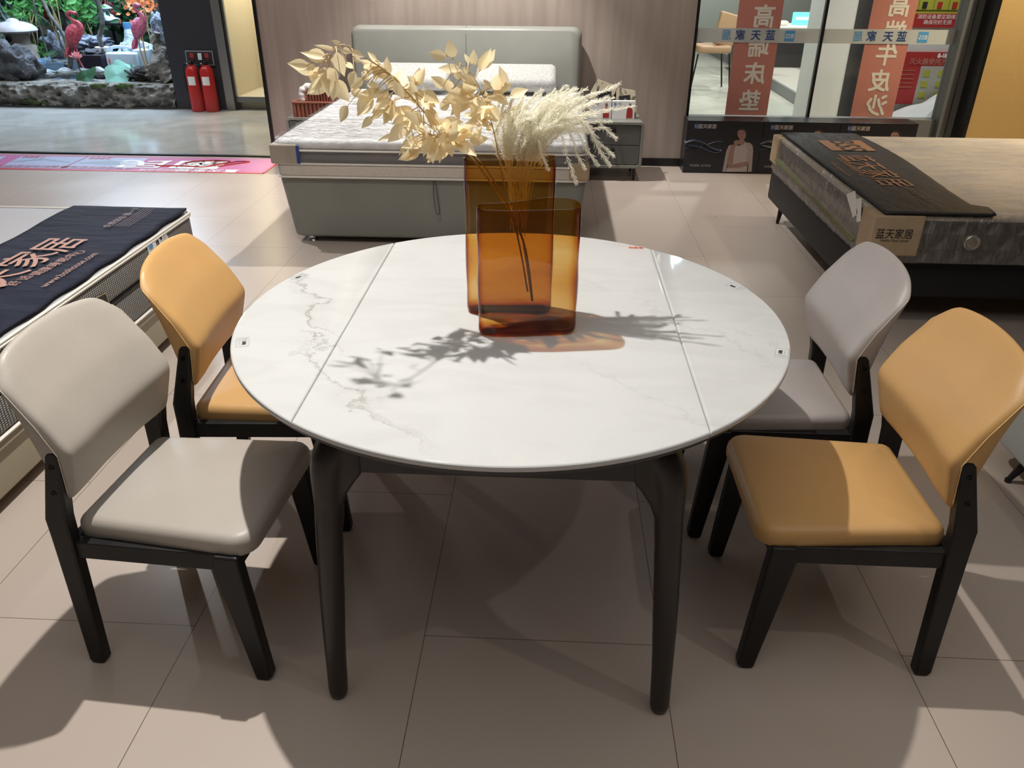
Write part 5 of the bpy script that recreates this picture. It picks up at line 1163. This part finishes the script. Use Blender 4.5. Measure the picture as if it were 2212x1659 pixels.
a = P(181, 148, Y=10.0); c_ = P(217, 120, Y=10.0); s = mkbox('black_box', mat('dark_box', (.025, .018, .03), .4), None, a.x, c_.x, 10.0, 10.3, .2, c_.z, bev=.004); tag(s, 'plain black box right of the lotus flower', 'box')
a = P(207, 125, Y=10.2); c_ = P(232, 106, Y=10.2); bm = BM(); lathe(bm, [(.05, 0), (.07, .03), (.085, .12), (.08, .125)], ((a.x+c_.x)/2, 10.25, a.z), 20)
box(bm, (a.x+c_.x)/2-.05, (a.x+c_.x)/2+.05, 10.2, 10.3, .2, a.z); tag(obj('white_pot', bm, M_pure), 'small white pot beside the wide jerry can', 'pot')
bm = BM(); rock(bm, (P(290, 105, Y=10.25).x, 10.3, .40), (.26, .16, .24), 17, .3, 2.2, 4); qn = P(277, 60, Y=10.3)
tube(bm, [(qn.x+.02, 10.3, .50), (qn.x, 10.3, qn.z-.10), (qn.x-.01, 10.3, qn.z)], [.16, .07, .04], 14); tag(obj('plastic_bag', bm, noisy('crumpled_plastic', (.28, .36, .36), (.45, .52, .52), 8, .3, .9, 16, dist=.04)), 'grey-green plastic sack with a blue neck behind the cans', 'bag')
bm = BM(); lathe(bm, [(.045, 0), (.045, .07)], (qn.x-.01, 10.3, qn.z-.01), 12); tag(obj('bottle_cap', bm, mat('cap_blue', (.1, .3, .6), .4)), 'blue cap tied on the neck of the plastic sack', 'cap')
# table with ceramic figurine
a = P(205, 50, Y=11.0); c_ = P(272, 50, Y=11.0); s = thing('display_table', 'black slim table at the back carrying a pale figurine', 'table', ((a.x+c_.x)/2, 11.2, .2))
mkbox('tabletop', M_black, s, a.x, c_.x, 11.0, 11.4, a.z-.025, a.z)
for x in (a.x+.03, c_.x-.03):
    for y in (11.03, 11.37): mkbox('leg', M_black, s, x-.014, x+.014, y-.014, y+.014, .2, a.z-.025)
bm = BM(); F = lambda x, y, dy=0: P(x, y, Y=11.15+dy)
tube(bm, cat([F(228, 41), F(226, 34), F(228, 27), F(229, 23)], 4), [.055, .06, .065, .068, .07, .07, .065, .06, .055, .05, .045, .04, .035], 12)
rock(bm, F(228, 20), (.045, .045, .05), 2, .05, 1, 3)
tube(bm, cat([F(231, 27), F(238, 33), F(246, 35)], 4), [.03, .028, .026, .024, .022, .02, .018, .016, .014], 8); tube(bm, cat([F(225, 28), F(220, 34), F(222, 41)], 4), .022, 8)
for dy in (-.05, .04): tube(bm, cat([F(228, 40, dy), F(235, 38, dy), F(236, 45, dy)], 4), .026, 8)
rock(bm, F(240, 43), (.12, .08, .035), 5, .4, 3, 3)
fg = thing('ceramic_figurine', 'pale blue-lit figurine hunched on the black table', 'figurine', (F(228, 45).x, 11.15, a.z)); fo_ = obj('figure', bm, noisy('blue_lit_glaze', (.45, .50, .58), (.62, .68, .75), 12, .4), fg)  # pale blue light put into the glaze colours of figure and hat
fo_.modifiers.new('r', 'REMESH').mode = 'VOXEL'; fo_.modifiers['r'].voxel_size = .012; fo_.modifiers['r'].use_smooth_shade = True
bm = BM(); q = F(228, 17); lathe(bm, [(.085, 0), (.08, .008), (.04, .035), (.008, .05)], (q.x, 11.15, q.z-.005), 18); obj('hat', bm, mat('hat_glaze', (.35, .40, .48), .4), fg)
# red signs, cream panel, cone pot, red cloth
for k, (x0_, y0_, x1_, y1_, tx, lb) in enumerate(((210, -60, 258, 11, '請上2樓  KUKA', 'upper red sign with white lettering behind the rock garden'), (212, 14, 257, 30, '2樓  KUKA', 'lower red sign directly below the upper one behind the garden'))):
    a = P(x0_, y1_, Y=11.9); c_ = P(x1_, y0_, Y=11.9); s = thing('red_sign', lb, 'sign', ((a.x+c_.x)/2, 11.9, .2), 0, 'red signs behind the rock garden')
    mkbox('sign_board', M_redsign, s, a.x, c_.x, 11.9, 11.93, a.z, c_.z)
    zc = P(234, 5 if k == 0 else 22, Y=11.9).z; words(tx, .075, ((a.x+c_.x)/2, 11.895, zc), (1, 0, 0), (0, 0, 1), mat('sign_pink', (.7, .45, .42), .5), s)
    if k == 1:
        for x in (a.x+.01, c_.x-.01): mkbox('post', M_rockd, s, x-.01, x+.01, 11.935, 11.955, .2, c_.z)
a = P(92, 80, Y=12.3); c_ = P(150, -40, Y=12.3); tag(mkbox('cream_partition', mat('cream_paint', (.62, .52, .36), .7), None, a.x, c_.x, 12.3, 12.34, .2, c_.z), 'cream partition at the back behind the branches', 'partition')
bm = BM(); a = P(138, 55, Y=11.9); lathe(bm, [(.12, .2), (.13, a.z), (.27, a.z+.62), (.25, a.z+.64)], (a.x, 11.9, 0), 24); tag(obj('cone_planter', bm, mat('dark_planter', (.05, .045, .045), .6)), 'tall dark tapering planter behind the dark flamingo', 'planter')
bm = BM(); pts = [P(x, y, Y=12.2) for x, y in ((58, -40), (95, -40), (104, 30), (100, 42), (82, 40), (66, 12))]; prism(bm, pts, (0, .03, 0)); s = tag(obj('red_pennant', bm, mat('bright_red', (.65, .04, .02), .5), smooth=False), 'bright red cloth hanging behind the lantern branches', 'cloth')
# planting
def bush(name, label, px, py, Y, r, n, m, ll=(.06, .11), seed=1, stems=5, group=None, up=.2, wid=.4):
    random.seed(seed); c_ = P(px, py, Y=Y); s = thing(name, label, 'plant', (c_.x, Y, .2), 0, group); bm = BM(); sb = BM()
    for k in range(stems):
        e = c_+Vector((random.uniform(-.5, .5)*r[0], random.uniform(-.3, .3)*r[0], random.uniform(-.2, .5)*r[1])); tube(sb, cat([(c_.x+random.uniform(-.05, .05), Y, .2), (c_.x+random.uniform(-.1, .1), Y, (c_.z+.2)/2), e], 4), .007, 5)
    for k in range(n):
        q = c_+Vector((random.gauss(0, .5)*r[0], random.gauss(0, .4)*r[0], random.gauss(0, .5)*r[1])); q.z = max(q.z, .25)
        d = Vector((random.uniform(-1, 1), random.uniform(-1, .4), random.uniform(-.6, 1)+up)).normalized(); L = random.uniform(*ll); leaf(bm, q, q+d*L, L*wid, .3, None, random.uniform(-.2, .2))
    o = obj('leaves', bm, m, s, smooth=False); obj('stems', sb, M_stem, s)
bush('garden_shrub', 'bright green shrub above the stone lantern', 52, 26, 10.3, (.22, .13), 90, M_bgreen, seed=2)
bush('garden_shrub', 'fresh green leaves at the top above the first flamingo', 112, 4, 10.3, (.13, .10), 45, M_bgreen, seed=3)
bush('garden_shrub', 'broad green leaves right of the first flamingo head', 178, 28, 10.8, (.16, .20), 80, M_bgreen, (.09, .15), 4)
bush('garden_shrub', 'deep green shrub lower right of the first flamingo', 188, 55, 11.2, (.2, .22), 90, M_green, (.1, .16), 5)
bush('garden_shrub', 'dark foliage in the upper left corner of the garden', 15, 20, 11.4, (.5, .35), 260, M_green, (.10, .2), 6, 8)
bush('garden_shrub', 'dark foliage between the red cloth and the red signs', 165, -5, 11.6, (.6, .3), 160, M_green, (.1, .18), 7, 8)
bush('garden_shrub', 'dark leaves behind the bright flamingo', 300, 70, 11.3, (.35, .5), 200, M_green, (.1, .18), 8, 8)
bush('flowering_shrub', 'orange flowering shrub above the bright flamingo', 306, 12, 10.6, (.26, .16), 90, M_orange, (.05, .09), 9, 5, wid=.7)
bush('garden_shrub', 'olive shrub between the red signs and the orange flowers', 276, 12, 11.4, (.16, .3), 100, M_green, (.1, .16), 12, 6)
bush('grass_clump', 'thin green grass growing beside the lantern base', 92, 120, 10.1, (.10, .08), 40, M_bgreen, (.12, .22), 10, 3, wid=.08)
bush('reed_clump', 'pale dry reeds at the far left of the garden', 12, 75, 10.7, (.28, .22), 90, leafmat('pale_reed', (.30, .36, .33), .2), (.22, .42), 11, 5, up=1.6, wid=.05)
for k, (pts, r, lb) in enumerate((([(140, 78), (122, 52), (105, 28), (86, -5)], .022, 'mossy leaning trunk behind the first flamingo'), ([(88, 62), (78, 30), (70, -10)], .013, 'thin dark stem before the red cloth'), ([(125, 72), (104, 48), (84, 34), (66, 22)], .010, 'thin crooked twig above the blue-grey boulder'), ([(216, 80), (222, 45), (214, 15), (206, -15)], .030, 'rough grey trunk left of the black table'), ([(149, 152), (152, 125), (150, 95)], .030, 'short mossy post beside the dark flamingo'))):
    Yk = 10.2 if k != 4 else 9.85; bm = BM(); pp = cat([P(x, y, Y=Yk) for x, y in pts], 6)
    if k != 4: pp = [Vector((pp[0].x+.01, Yk, .19))]+pp
    tube(bm, [p+Vector((noise.noise(p*7)*.015, 0, 0)) for p in pp], r, 8); tag(obj('tree_trunk', bm, noisy('bark', (.06, .06, .05), (.16, .16, .14), 14, .8)), lb, 'trunk')
